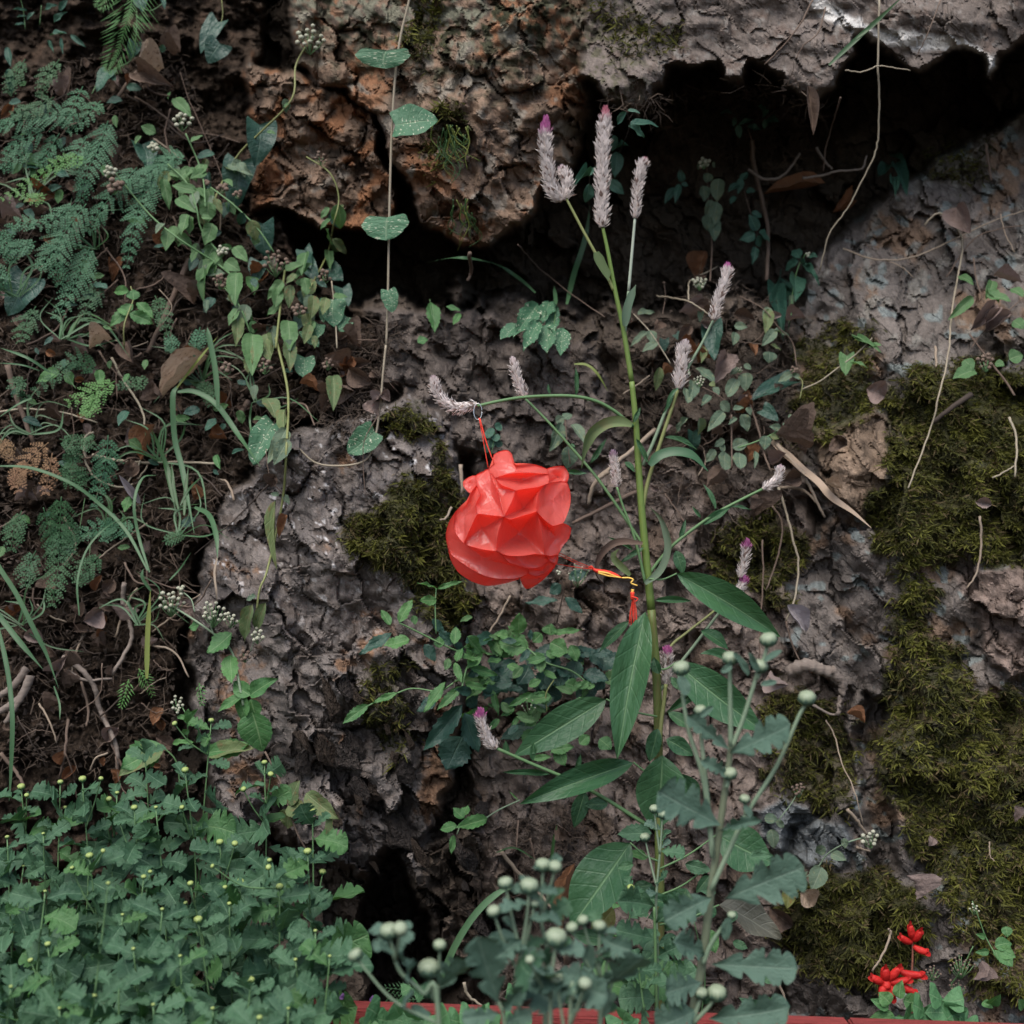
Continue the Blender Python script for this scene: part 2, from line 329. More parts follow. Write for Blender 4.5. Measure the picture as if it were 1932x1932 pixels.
cr = sstep(1320, 1120, X+60*nB)*sstep(-.1,.3,nC+.3*nB); sl = cmix(sl, cr, C(.075,.07,.05)*np.ones_like(A)); A = cmix(A, MSK['slab'], sl)
vd = np.full(X.shape, 1e9); vp = [(1545,8),(1600,46),(1642,70),(1700,72),(1770,80),(1830,98),(1872,122)]
for a, b in zip(vp[:-1], vp[1:]): 
    ex, ey = b[0]-a[0], b[1]-a[1]; t = np.clip(((X-a[0])*ex+(Yp-a[1])*ey)/(ex*ex+ey*ey), 0, 1); vd = np.minimum(vd, np.hypot(X-a[0]-ex*t, Yp-a[1]-ey*t))
A = cmix(A, MSK['slab']*sstep(19, 10, vd+5*nC+6*nB)*.95, C(.50,.49,.48)*np.ones_like(A))
A = cmix(A, MSK['left'], lft)
ri = C(.128,.112,.104)*(.8+.4*r2[..., None]); ri = cmix(ri, sstep(.15,.5,nA+.4*nB), C(.165,.115,.085)*np.ones_like(A)); ri = cmix(ri, sstep(.3,.55,nB-.3*nA)*sstep(900,500,yy), C(.19,.18,.165)*np.ones_like(A)); ri = cmix(ri, sstep(.48,.56,fbm(X/40,Yp/34,2,99)), C(.16,.18,.18)*np.ones_like(A))
A = cmix(A, MSK['right'], ri); A = cmix(A, MSK['stone1'], C(.19,.14,.105)*(.8+.5*(nB[..., None]))); A = cmix(A, MSK['flake'], C(.175,.135,.118)*(.85+.5*nC[..., None])); A = cmix(A, MSK['blue'], C(.13,.142,.150)*(.95+.22*nC[..., None]))
# moss cover
MOSS = [
 ('big', [(1640,740),(1760,700),(1900,690),(1990,720),(1990,1060),(1880,1066),(1790,1056),(1700,1075),(1645,1010),(1665,900),(1690,820)], 1.0),
 ('slope', [(1690,1070),(1760,1110),(1750,1190),(1800,1215),(1860,1300),(1990,1340),(1990,1780),(1850,1760),(1790,1700),(1720,1600),(1665,1480),(1645,1290),(1700,1240),(1690,1150)], .8),
 ('upper', [(1510,650),(1600,600),(1650,650),(1650,760),(1560,830),(1515,870),(1500,760)], .8),
 ('patch', [(1335,1010),(1460,945),(1505,1010),(1500,1120),(1440,1135),(1350,1090)], .8),
 ('below', [(1440,1290),(1590,1330),(1625,1400),(1590,1530),(1500,1510),(1440,1420)], .7),
 ('mound', [(1480,1690),(1540,1630),(1680,1640),(1760,1720),(1730,1820),(1650,1880),(1500,1840),(1460,1740)], 1.0),
 ('centre', [(640,985),(720,930),(790,910),(850,970),(880,1080),(885,1200),(800,1165),(760,1090),(660,1040)], .9),
 ('strip', [(805,760),(840,800),(872,920),(870,990),(830,970),(825,860)], .9),
 ('cap', [(715,790),(790,765),(822,790),(800,820),(735,850)], .7),
 ('lower', [(690,1260),(760,1240),(790,1400),(730,1430),(690,1360)], .45),
 ('foot', [(1780,1700),(1990,1740),(1990,1900),(1840,1880)], .4),
 ('lip', [(1730,290),(1850,262),(1880,320),(1800,350),(1735,335)], .35)]
MM = np.zeros_like(X)
for nm, pl, dn in MOSS:
    m = sstep(14, -14, polysd(X+wpx*1.1, Yp+wpy*1.1, pl)+16*nB)*dn; MM = np.maximum(MM, m)
A = cmix(A, np.clip(MM*1.05, 0, .95), C(.034,.034,.014)*(1+.5*nC[..., None]))
W -= MM*.012
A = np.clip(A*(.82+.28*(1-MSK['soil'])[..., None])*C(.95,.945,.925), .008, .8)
# ---- to world
WX = (X-966)/966*H*W; WZ = CZ-(Yp-966)/966*H*W
VV = np.stack([WX, W, WZ], -1).reshape(-1, 3)
ids = np.arange(NX*NY).reshape(NY, NX); FF = np.stack([ids[:-1,:-1], ids[1:,:-1], ids[1:,1:], ids[:-1,1:]], -1).reshape(-1, 4)
reg = np.zeros(X.shape, int)
for i, k in enumerate(('soil','bould2','bould','slab','left','right')): reg = np.where(MSK[k] > .5, i+1, reg)
regf = reg[:-1,:-1].reshape(-1)
def region(name, idx, mat):
    F = FF[np.isin(regf, idx)]; used = np.unique(F); remap = np.zeros(NX*NY, int); remap[used] = np.arange(len(used))
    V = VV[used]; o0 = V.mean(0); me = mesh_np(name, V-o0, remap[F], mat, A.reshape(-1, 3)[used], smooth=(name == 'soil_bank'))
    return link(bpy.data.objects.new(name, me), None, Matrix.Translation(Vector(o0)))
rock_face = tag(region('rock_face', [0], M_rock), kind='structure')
tag(region('soil_bank', [1], M_soil), kind='structure')
tag(region('boulder', [2], M_rock), 'rusty orange broken boulder wedged beside the dark earth bank', 'boulder')
tag(region('boulder', [3], M_rock), 'large brown boulder hanging over the dark hollow with mossy top', 'boulder')
tag(region('overhanging_slab', [4], M_slab), 'pale grey overhanging rock slab with a white quartz vein', 'rock')
tag(region('boulder', [5], M_rock), 'grey fractured rock with white specks behind the red paper flower', 'boulder')
tag(region('boulder', [6], M_rock), 'sloping purplish rock under thick olive moss below the slab', 'boulder')
# ---- lookup of the wall's depth (nearest surface in a small window)
inx = (gx >= -60) & (gx < 1992); iny = (gy >= -60) & (gy < 2010); Win = W[np.ix_(iny, inx)]; GXI = gx[inx]; GYI = gy[iny]
bs = 6; hh, ww = Win.shape[0]//bs, Win.shape[1]//bs; Cm = Win[:hh*bs,:ww*bs].reshape(hh, bs, ww, bs)
Cmin = Cm.min((1,3)); Pd = np.pad(Cmin, 1, mode='edge'); Cmin = np.minimum.reduce([Pd[a:a+hh, b:b+ww] for a in range(3) for b in range(3)])
Pd = np.pad(Cmin, 1, mode='edge'); Csm = sum(Pd[a:a+hh, b:b+ww] for a in range(3) for b in range(3))/9.
def wall(x, y):
    fx = min(max((x+60)/(STEP*bs)-.5, 0), ww-1.01); fy = min(max((y+60)/(STEP*bs)-.5, 0), hh-1.01); i, j = int(fx), int(fy); a, b = fx-i, fy-j
    return (Csm[j,i]*(1-a)+Csm[j,i+1]*a)*(1-b)+(Csm[j+1,i]*(1-a)+Csm[j+1,i+1]*a)*b
def near(off): return lambda x, y: wall(x, y)-off
# ---- moss fronds: real little strands, one object a cushion
M_moss = plain('moss', (.055,.062,.012), (.13,.135,.022), 60, .8, .25, attr=True, bump=0)
xi = np.arange(len(GXI)); 
def moss(pl, dn, nm):
    p = np.array(pl); x0, y0 = p.min(0)-20; x1, y1 = p.max(0)+20; n = int((x1-x0)*(y1-y0)*.34)
    px = rs.uniform(x0, x1, n); py = rs.uniform(y0, y1, n)
    iw = np.clip(((px+60)/STEP).astype(int), 0, Win.shape[1]-2); jw = np.clip(((py+60)/STEP).astype(int), 0, Win.shape[0]-2)
    MMi = MM[np.ix_(iny, inx)]; wx_ = wpx[np.ix_(iny, inx)][jw, iw]; wy_ = wpy[np.ix_(iny, inx)][jw, iw]; nb = nB[np.ix_(iny, inx)][jw, iw]
    m = sstep(14, -14, polysd(px+wx_*1.1, py+wy_*1.1, pl)+16*nb)*dn; clump = fbm(px/16, py/16, 3, 55)
    keep = (rs.rand(n) < m*np.clip(.5+1.7*clump, .03, 1)); px, py, iw, jw, clump = px[keep], py[keep], iw[keep], jw[keep], clump[keep]; n = len(px)
    D = Win[jw, iw]-.002; sc_ = H*D/966; B = np.stack([(px-966)*sc_, D, CZ-(py-966)*sc_], -1)
    Ln = rs.uniform(.007, .018, n)*(.8+.5*clump); az = rs.uniform(-1.3, 1.3, n); up = rs.uniform(-.75, .6, n)
    d = np.stack([np.sin(az)*.9, -np.cos(az)*.8-.2, up], -1); d /= np.linalg.norm(d, axis=1)[:, None]
    bend = np.stack([rs.normal(0,.5,n), rs.normal(0,.2,n)-.1, rs.normal(-.25,.5,n)], -1)
    sd = np.cross(d, rs.normal(0,1,(n,3))); sd /= np.linalg.norm(sd, axis=1)[:, None]
    V = []; wds = (.0009,.0013,.0011,.0002)
    for k in range(4):
        t = k/3; c = B+d*(Ln*t)[:, None]+bend*(Ln*t*t*.5)[:, None]; V += [c-sd*wds[k], c+sd*wds[k]]
    V = np.stack(V, 1).reshape(-1, 3); q = np.array([[0,1,3,2],[2,3,5,4],[4,5,7,6]]); F = (np.arange(n)[:, None, None]*8+q[None]).reshape(-1, 4)
    g = np.clip(.28+.75*clump+.5*fbm(px/70, py/70, 2, 71)+rs.normal(0,.22,n), 0, 1); col = np.array([.030,.032,.010])[None]*(1-g[:, None])+np.array([.125,.128,.022])[None]*g[:, None]
    dead = rs.rand(n) < .10+.25*(fbm(px/45, py/45, 2, 73) > .35); col[dead] = np.array([.10,.075,.035]); col = np.repeat(col, 8, 0)
    o0 = V.mean(0); o = link(bpy.data.objects.new('moss', mesh_np('moss', V-o0, F, M_moss, col)), None, Matrix.Translation(Vector(o0)))
    return o
MLAB = {'big':'thick olive green moss carpet on the upper right rock','slope':'long olive moss slope running down beside the dark fissure','upper':'dark moss patch beside the leafy herb under the grey lichen','patch':'moss patch behind the small pink and white spike','below':'moss hanging under the dry twisted root','mound':'rounded moss mound at the foot of the rock','centre':'olive moss patch left of the red paper flower','strip':'narrow upright moss strip on the edge of the grey rock','cap':'thin moss cap on the pale speckled rock top','lower':'sparse moss streak on the dark broken rock','foot':'thin dark moss above the red salvia','lip':'pale sparse moss on the lip under the cave'}
for nm, pl, dn in MOSS: tag(moss(pl, dn, nm), MLAB[nm], 'moss', kind='stuff')

# ------------------------------------------------------------------ leaf shapes (x across -.5...5, y along 0..1, shared between alike leaves)
def env(a, b, pk=0):                            # smooth half-width profile along the blade, 1 at its widest
    tm = a/(a+b); mx = tm**a*(1-tm)**b
    def f(t):
        t = min(max(t, 0), 1); return t**a*(1-t)**b/mx if 0 < t < 1 else 0.0
    return f
PROF = {
 'lance': (env(.80,1.05), 0, 0, 0), 'ovate': (env(.55,.95), 9, .06, .08), 'oval': (env(.5,.55), 0, 0, 0),
 'heart': (env(.26,.85), 0, 0, -.35), 'narrow': (env(.8,1.0), 0, 0, 0), 'tooth': (env(.62,1.0), 7, .14, .15),
 'round': (env(.36,.62), 11, .05, -.3), 'clover': (env(.8,.22), 0, 0, .25)}
def crys(t):                                     # chrysanthemum: three pairs of blunt lobes
    e = env(.75,.42)(t); g = 0
    for c, w, h_ in ((.34,.05,.66),(.60,.042,.60),(.80,.03,.40),(.47,.02,.2),(.71,.02,.2)): g = max(g, h_*math.exp(-((t-c)/w)**2))
    if t < .16: e *= .30+.5*t/.16
    return e*(1-g)
_LM = {}
def leaf_mesh(kind, var, mat, fold=.18, droop=.12, wave=.03, curl=0.):
    key = (kind, var, mat.name)
    if key in _LM: return _LM[key]
    rr = random.Random(hash((kind, var)) & 0xffff if False else (sum(map(ord, kind))*31+var*17))
    nL, nW = (30, 4) if kind == 'crys' else ((20, 3) if kind in ('tooth','ovate') else (14, 3))
    if curl: nL, nW = 18, 5
    fo = fold*rr.uniform(.4, 1.5); dr = droop*rr.uniform(-.3, 2.0); wa = wave*rr.uniform(.5, 1.7); cu = curl*rr.uniform(.5, 1.5); ph = rr.uniform(0, 6); bend = rr.uniform(-.06,.06)
    if kind == 'crys': fw, ns, sa, sh = crys, 0, 0, .42
    else: fw, ns, sa, sh = PROF[kind]
    asy = rr.uniform(-.06,.06); V = []; UV = []
    for i in range(nL+1):
        t = i/nL; w = max(fw(t), .012 if 0 < t < 1 else .006)*.5
        for j in range(-nW, nW+1):
            s = j/nW; ww = w*(1+asy*(1 if j > 0 else -1)); a = abs(s)
            if ns and abs(j) == nW: ww *= 1+sa*(2*((t*ns) % 1)-1)
            x = s*ww; y = t+sh*a*ww*(1-t) if sh > 0 else t+sh*a*ww*(1-t)*(1.6 if t < .3 else .6)
            z = fo*a*w*1.2 - dr*t*t + wa*math.sin(t*11+ph+(2 if s > 0 else 0))*a*a + wa*.5*math.sin(t*5+ph*2)
            if cu: z += cu*(a*a)*w*2.6 + cu*.16*math.sin(t*4+ph) + .30*cu*mnoise.noise(Vector((x*5, y*4, ph)))+.12*cu*mnoise.noise(Vector((x*13, y*11, ph+5)))
            x += bend*math.sin(t*3.1)
            V.append((x, y, z)); UV.append((.5+s*.5, t))
    F = []; k = 2*nW+1
    for i in range(nL):
        for j in range(2*nW): F.append((i*k+j, i*k+j+1, (i+1)*k+j+1, (i+1)*k+j))
    me = mesh_np(kind+'_blade', V, F, mat, None, UV); _LM[key] = me; return me
def put(name, me, parent, A, B, width, nrm=None, roll=0., zs=1., label=None, cat=None, group=None):
    y = B-A; Ln = max(y.length, 1e-4); y = y/Ln
    n = Vector(nrm) if nrm is not None else Vector((R.uniform(-.5,.5), -1, R.uniform(.1,.9)))
    n = n-y*n.dot(y)
    if n.length < 1e-3: n = Vector((1,0,0))
    n.normalize(); x = y.cross(n)
    if roll: q = Matrix.Rotation(roll, 3, y); n = q@n; x = q@x
    M = Matrix(((x.x*width, y.x*Ln, n.x*Ln*zs, A.x), (x.y*width, y.y*Ln, n.y*Ln*zs, A.y), (x.z*width, y.z*Ln, n.z*Ln*zs, A.z), (0,0,0,1)))
    return tag(link(bpy.data.objects.new(name, me), parent, M), label, cat, group)
def dep(Y, x, y): return Y(x, y) if callable(Y) else Y
def leaves(parent, T, rows, kind, mat, Y, name='leaf', tilt=.25, nv=5, **kw):
    s = SCALE[T]; out = []
    for r in rows:
        x0,y0,x1,y1,w = r[:5]; a = T(x0,y0); b = T(x1,y1); Ya = dep(Y, *a); Yb = dep(Y, *b) if callable(Y) else Ya
        A = P(*a, Ya); L0 = (P(*b, Ya)-A).length
        B = P(*b, min(Yb, Ya+.03)-R.uniform(-.2, 1.)*tilt*L0)
        out.append(put(name, leaf_mesh(kind, R.randrange(nv), mat, **kw), parent, A, B, w*s*mpp(Ya)))
    return out
def line(T, pts, Y, n=5):
    q = [T(*p) for p in pts]
    if callable(Y): Ys = [Y(*a) for a in q]
    elif isinstance(Y, (tuple, list)): Ys = [Y[0]+(Y[1]-Y[0])*i/(len(q)-1) for i in range(len(q))]
    else: Ys = [Y]*len(q)
    return spline([P(a[0], a[1], d) for a, d in zip(q, Ys)], n)
def stem(parent, T, pts, r0, r1, mat, Y, name='stem', sides=6, n=5, knots=0):
    mb = MB(); tube(mb, line(T, pts, Y, n), r0*mpp(2.2), r1*mpp(2.2), sides, knots); return mb.build(name, mat, parent)
def ribbon(parent, T, pts, w, mat, Y, name='blade', fold=.25, twist=0., n=5, taper0=.5):
    q = line(T, pts, Y, n); mb = MB(); v = []; f = []; s = SCALE[T]; m = len(q)
    for i, p in enumerate(q):
        t = i/(m-1); d = (q[min(i+1,m-1)]-q[max(i-1,0)]).normalized(); nn = Vector((.1*math.sin(t*3), -1, .45)); nn = nn-d*nn.dot(d)
        if nn.length < 1e-3: nn = Vector((1,0,0))
        nn.normalize(); sd = d.cross(nn); ang = twist*t; sd2 = sd*math.cos(ang)+nn*math.sin(ang); n2 = nn*math.cos(ang)-sd*math.sin(ang)
        ww = w*s*mpp(p.y)*.5*min(1, taper0+t*3)*min(1, (1-t)*3+.05)
        v += [p-sd2*ww+n2*fold*ww, p, p+sd2*ww+n2*fold*ww]
    for i in range(m-1):
        for k in (0,1): f.append((i*3+k, i*3+k+1, i*3+k+4, i*3+k+3))
    mb.add(v, f); return mb.build(name, mat, parent)
def ico(r=1., sub=1):
    bm = bmesh.new(); bmesh.ops.create_icosphere(bm, subdivisions=sub, radius=r); me = bpy.data.meshes.new('head'); bm.to_mesh(me); bm.free()
    me.polygons.foreach_set('use_smooth', [True]*len(me.polygons)); return me

G_main = leaf_mat('cockscomb_leaf', (.026,.078,.036), (.046,.118,.050), (.11,.20,.10), .42, .22, 7, 2.2, vw=.10, blotch=(.034,.085,.035))
G_crys = leaf_mat('chrysanthemum_leaf', (.022,.066,.034), (.056,.128,.064), (.085,.16,.095), .65, .2, 5, 2.5, vw=.3)
G_crysy = leaf_mat('chrysanthemum_young_leaf', (.042,.115,.040), (.062,.150,.048), (.10,.19,.08), .6, .25, 5, 2.5, vw=.3)
G_near = leaf_mat('silvery_chrysanthemum_leaf', (.048,.095,.068), (.070,.125,.092), (.11,.17,.13), .7, .15, 5, 2.5, vw=.25)
G_herb = leaf_mat('herb_leaf', (.060,.135,.050), (.095,.185,.075), (.17,.25,.13), .6, .3, 7, 2.4, vw=.3)
G_dull = leaf_mat('dusty_herb_leaf', (.060,.105,.070), (.115,.160,.105), (.17,.21,.15), .75, .2, 6, 2.4, blotch=(.15,.17,.09), vw=.3)
G_dark = leaf_mat('dark_leaf', (.016,.048,.036), (.028,.072,.050), (.045,.09,.065), .4, .12, 7, 2.4, vw=.14)
G_wilt = leaf_mat('wilting_leaf', (.070,.115,.050), (.125,.165,.065), (.19,.22,.12), .7, .25, 6, 2.4, blotch=(.16,.11,.05), vw=.3)
G_vine = leaf_mat('spotted_vine_leaf', (.040,.115,.060), (.055,.140,.075), (.12,.20,.12), .6, .15, 5, 2.4, spots=(.42,.44,.33), vw=.3)
G_mid = leaf_mat('scrambler_leaf', (.050,.140,.048), (.085,.200,.065), (.17,.28,.13), .5, .3, 7, 2.6, vw=.35)
G_teal = leaf_mat('cave_creeper_leaf', (.020,.062,.045), (.038,.100,.065), (.07,.14,.10), .45, .15, 6, 2.4, vw=.25)
G_yel = leaf_mat('yellowing_leaf', (.13,.16,.045), (.21,.20,.06), (.25,.25,.12), .65, .3, 7, 2.4, blotch=(.20,.10,.03))
G_purp = leaf_mat('dull_purplish_leaf', (.085,.090,.070), (.115,.112,.085), (.17,.17,.13), .5, .12, 7, 2.4, vw=.4)
D_leaf = leaf_mat('dead_leaf', (.075,.050,.038), (.160,.112,.086), (.17,.12,.09), .85, .12, 7, 2.4, blotch=(.075,.048,.035), vw=.35, tt=(1.05,1.,.95), ns=5.)
D_org = leaf_mat('orange_dead_leaf', (.16,.065,.028), (.20,.095,.045), (.20,.13,.08), .75, .15, 7, 2.4, blotch=(.10,.05,.03), vw=.35, tt=(1.05,1.,.95), ns=5.)
D_pale = leaf_mat('pale_dead_leaf', (.28,.21,.155), (.40,.31,.23), (.3,.22,.16), .75, .15, 10, 2.4, blotch=(.13,.08,.05), vw=.2, tt=(1.05,1.,.95), ns=5.)
D_pink = leaf_mat('greyish_dead_leaf', (.17,.12,.105), (.23,.18,.165), (.2,.15,.13), .8, .15, 7, 2.4, vw=.3, tt=(1.05,1.,.95), ns=5.)
D_grey = leaf_mat('lilac_grey_dead_leaf', (.20,.18,.20), (.27,.25,.27), (.2,.18,.18), .8, .15, 7, 2.4, vw=.2, tt=(1.05,1.,.95), ns=5.)
S_main = plain('cockscomb_stem', (.085,.150,.035), (.150,.195,.045), 9, .5, stretch=(60,60,2), bump=.4)
S_red = plain('cockscomb_lower_stem', (.085,.135,.032), (.135,.062,.040), 6, .5, stretch=(30,30,2), bump=.4)
S_grn = plain('green_stem', (.075,.150,.060), (.105,.190,.085), 20, .55)
S_pale = plain('pale_stem', (.115,.170,.110), (.165,.215,.145), 20, .65)
S_bone = plain('bleached_stem', (.33,.34,.29), (.20,.27,.20), 7, .6)
S_yel = plain('yellow_green_stem', (.14,.16,.055), (.20,.21,.09), 20, .6)
S_tan = plain('tan_vine', (.22,.185,.135), (.30,.265,.20), 25, .75, bump=.5)
S_brn = plain('brown_twig', (.075,.050,.038), (.150,.110,.085), 25, .85, bump=.6)
S_dry = plain('dry_straw', (.19,.145,.105), (.27,.22,.17), 30, .8, bump=.4)
S_drk = plain('dark_twig', (.030,.022,.018), (.060,.045,.036), 25, .9, bump=.6)
S_root = plain('weathered_root', (.12,.095,.080), (.22,.185,.16), 40, .9, stretch=(1,1,3), bump=1.)
GR = plain('grass_blade', (.045,.105,.048), (.075,.150,.070), 8, .45, .25, stretch=(3,3,1)); GRd = plain('dark_grass', (.022,.06,.022), (.045,.10,.03), 8, .4, .2); GRy = plain('yellowing_grass', (.09,.15,.03), (.22,.22,.06), 6, .5, .25)
F_fern = plain('fern_green', (.040,.120,.062), (.062,.155,.080), 12, .6, .3, bump=0); F_brt = plain('fern_bright', (.075,.185,.050), (.11,.23,.07), 12, .6, .3, bump=0)
F_drk = plain('fern_dark', (.022,.072,.030), (.045,.110,.042), 12, .6, .25, bump=0); F_brn = plain('fern_withered', (.16,.085,.05), (.23,.16,.08), 9, .8, .2, bump=0); F_grs = plain('fern_grass_green', (.055,.15,.045), (.085,.19,.06), 12, .6, .3, bump=0)
W_head = plain('cream_flower_head', (.36,.37,.27), (.52,.52,.42), 400, .8, .1, bump=.6); B_head = plain('withered_flower_head', (.19,.13,.10), (.30,.23,.18), 400, .9, .1, bump=.8)

# ------------------------------------------------------------------ the cockscomb (centre of the picture)
YM = 2.2
M_brt = plain('spike_bract', (.5,.5,.5), (.5,.5,.5), 90, .6, .42, attr=True, bump=0)
def bracts(path, r, seed, t0, t1, pink, name, parent, mat=M_brt, dens=1., pale=1.):
    rr = random.Random(seed); m = len(path); ln = sum((path[i+1]-path[i]).length for i in range(m-1)); N = int(ln*(t1-t0)/.0016*dens*6)
    V = []; F = []; Cc = []
    for k in range(N):
        t = t0+(t1-t0)*(k+rr.random())/N; i = min(int(t*(m-1)), m-2); a = t*(m-1)-i; p = path[i].lerp(path[i+1], a); d = (path[i+1]-path[i]).normalized()
        x = d.cross(Vector((.2,-1,.1))); x.normalize(); y = d.cross(x); th = k*2.39996+rr.uniform(-.3,.3); o = x*math.cos(th)+y*math.sin(th)
        lump = 1+.16*math.sin(t*26+seed)+.1*math.sin(th*2+t*9)
        rad = r*lump*(1-.92*max(0,(t-.78)/.22)**1.3)*(.72+.28*min(1,t/.1)); L = r*rr.uniform(.8,1.2)*(1-.45*max(0,(t-.82)/.18)); w = L*rr.uniform(.16,.23)
        up = .95+.8*max(0,(t-.8)/.2); dr = (o*rr.uniform(.55,1.0)+d*up+Vector((rr.gauss(0,.14),rr.gauss(0,.14),rr.gauss(0,.14)))).normalized(); s = dr.cross(o); 
        if s.length < 1e-4: continue
        s.normalize(); b = p+o*rad*.42*rr.uniform(.6,1.2); n = len(V); up_ = s.cross(dr)
        V += [b, b+dr*L*.5-s*w+up_*w*.3, b+dr*L, b+dr*L*.5+s*w+up_*w*.3]; F.append((n,n+1,n+2,n+3))
        g = rr.uniform(.72,1.12)*pale; old = Vector((.80,.74,.715))*g if rr.random() < .93 else Vector((.26,.19,.165))*g
        if t > .8: old = old.lerp(Vector((.72,.62,.62))*pale, min(1,(t-.8)*4))
        pk = max(0, min(1, (t-pink[0])/.08)) if pink else 0
        c = old.lerp(Vector(pink[1])*rr.uniform(.8,1.2), pk) if pink else old
        cb = c*.95; Cc += [tuple(cb), tuple(c*1.15), tuple(c*1.25), tuple(c*1.15)]
    o0 = WM[parent.name].translation; V = np.array([tuple(v-o0) for v in V]); me = mesh_np(name, V, F, mat, np.array(Cc))
    return link(bpy.data.objects.new(name, me), parent, Matrix.Translation(o0))
PINK = (.52,.17,.38); ROSE = (.50,.19,.24)
cc = thing('cockscomb_plant', P(1244,2080,YM), 'tall cockscomb plant with pale pink-tipped flower spikes and long dark green leaves', 'plant')
mst = [(1248,2250),(1246,2000),(1244,1850),(1245,1700),(1243,1500),(1240,1300),(1229,1150),(1216,1020),(1206,900),(1200,800),(1192,720),(1176,620),(1161,550),(1147,475),(1137,428)]
ID = lambda x, y: (x, y); SCALE[ID] = 1.
def mstem(pts, rr_, mat, nm='stem'):
    mb = MB(); tube(mb, line(ID, pts, YM, 6), rr_, 0, 9); return mb.build(nm, mat, cc)
mstem(mst[:7], lambda t: (10.5-2.5*t)*mpp(YM), S_red); mstem(mst[6:11], lambda t: (8.-2.8*t)*mpp(YM), S_main, 'stem'); mstem(mst[10:], lambda t: (5.2-2.0*t)*mpp(YM), S_main, 'stem')
def br(T, pts, r0, r1, mat=S_grn, Y=None): return stem(cc, T, pts, r0, r1, mat, Y if Y else YM, 'branch', 7)
br(ID, [(1158,548),(1145,520),(1130,490),(1100,435),(1068,374)], 3.6, 2.6, S_yel)
br(ID, [(1178,632),(1182,600),(1186,550)], 3.4, 3.0, S_pale); br(ID, [(1186,550),(1193,470),(1198,412)], 3.0, 2.6, S_bone)
br(T11, [(1640,490),(1610,470),(1540,410),(1430,350),(1280,322),(1050,328),(900,350),(775,378)], 3.6, 3.0, S_grn, (YM, YM-.06))
br(T11, [(1700,1150),(1660,1100),(1540,920),(1440,780),(1340,660),(1180,480),(1040,338)], 3.4, 2.4, S_grn, (YM, YM+.03))
br(T11, [(1705,1360),(1670,1200),(1630,1060),(1580,930),(1548,828)], 3.0, 2.2, S_grn, YM-.01)
br(T11, [(1690,960),(1720,800),(1790,580),(1850,400),(1888,285)], 4.2, 3.0, S_yel)
br(Z6, [(270,1880),(380,1630),(500,1330),(590,1160),(720,910),(830,720),(932,512)], 3.6, 2.6, S_pale, (YM, YM+.02))
br(ID, [(1223,1085),(1250,1050),(1282,1018),(1345,972),(1400,942),(1440,922)], 3.4, 2.6, S_grn)
br(ID, [(1240,1310),(1275,1262),(1312,1215),(1350,1165),(1385,1120)], 3.6, 2.6, S_pale, (YM, YM+.02))
br(T12, [(1760,850),(1670,800),(1480,680),(1280,575),(1080,490),(880,402)], 4.2, 3.0, S_grn, (YM, YM-.05))
br(Z2, [(560,1480),(575,1290),(600,1100),(617,950)], 4.6, 3.6, S_yel, YM-.02)
br(Z2, [(560,900),(650,640),(780,520),(1010,340),(1200,170)], 3.0, 2.2, S_yel, (YM, YM+.06))
for a_, b_ in (((1243,1640),(1353,1574)),((1244,1745),(1357,1707)),((1243,1625),(1189,1590)),((1238,1262),(1275,1250)),((1240,1352),(1144,1319)),((1242,1462),(1195,1438)),((1224,1092),(1277,1082)),((1243,1690),(1330,1640))):
    br(ID, [a_, ((a_[0]+b_[0])/2, (a_[1]+b_[1])/2+6), b_], 2.2, 1.5, S_grn, YM-.02)
SP = [(T10,[(1247,1112),(1190,1050),(1165,930),(1150,800),(1155,655)],15.5,(.80,PINK),1.),(T10,[(1250,1108),(1272,1040),(1268,985),(1240,935)],14,(.93,(.55,.4,.46)),1.05),
 (T10,[(1465,1262),(1463,1100),(1468,900),(1475,750),(1487,600)],15.5,(.86,ROSE),.95),(T10,[(1650,1210),(1663,1050),(1680,950),(1702,885)],12.5,(.92,ROSE),.9),
 (T20,[(207,1775),(240,1650),(275,1550),(288,1468)],12.5,(.84,PINK),1.),(Z6,[(605,1155),(628,1000),(640,850),(668,722)],15,(.97,(.55,.42,.44)),.95),
 (T11,[(772,368),(655,388),(580,340),(540,280),(533,222)],12.5,(.93,(.55,.38,.40)),1.05),(T11,[(1040,335),(1000,240),(968,115)],11.5,(.97,(.52,.42,.44)),1.05),
 (T11,[(1548,828),(1540,740),(1525,628)],10.5,(.80,(.52,.38,.46)),1.1),(T21,[(482,840),(560,785),(582,715)],10.5,(.9,(.55,.42,.46)),1.),
 (T21,[(355,1330),(382,1230),(396,1122)],11,(.74,PINK),1.05),(T21,[(332,1412),(366,1375),(382,1328)],11,(.55,PINK),1.05),
 (T12,[(880,402),(830,345),(797,260),(788,188)],12.5,(.72,PINK),1.),(Z2,[(617,958),(628,800),(630,636)],13.5,(.76,PINK),1.)]
for k, (T, pts, r, pk, pl) in enumerate(SP):
    Y0 = YM-.055 if k == 6 else (YM-.05 if k == 12 else YM)
    if k in (10, 11): Y0 = YM+.03
    q = line(T, pts, Y0, 9); s0 = bracts(q, r*mpp(YM), k+3, 0, .8, pk if pk[0] < .8 else None, 'flower_spike', cc, pale=pl)
    bracts(q, r*mpp(YM), k+33, .78, 1., pk, 'spike_tip', s0, pale=pl, dens=1.2)
    mb = MB(); tube(mb, q, r*.42*mpp(YM), r*.2*mpp(YM), 7); mb.build('spike_core', plain('spike_core', (.30,.25,.22), (.42,.36,.33), 200, .9) if k == 0 else bpy.data.materials['spike_core'], s0)
LW = dict(fold=.16, droop=.10, wave=.018)
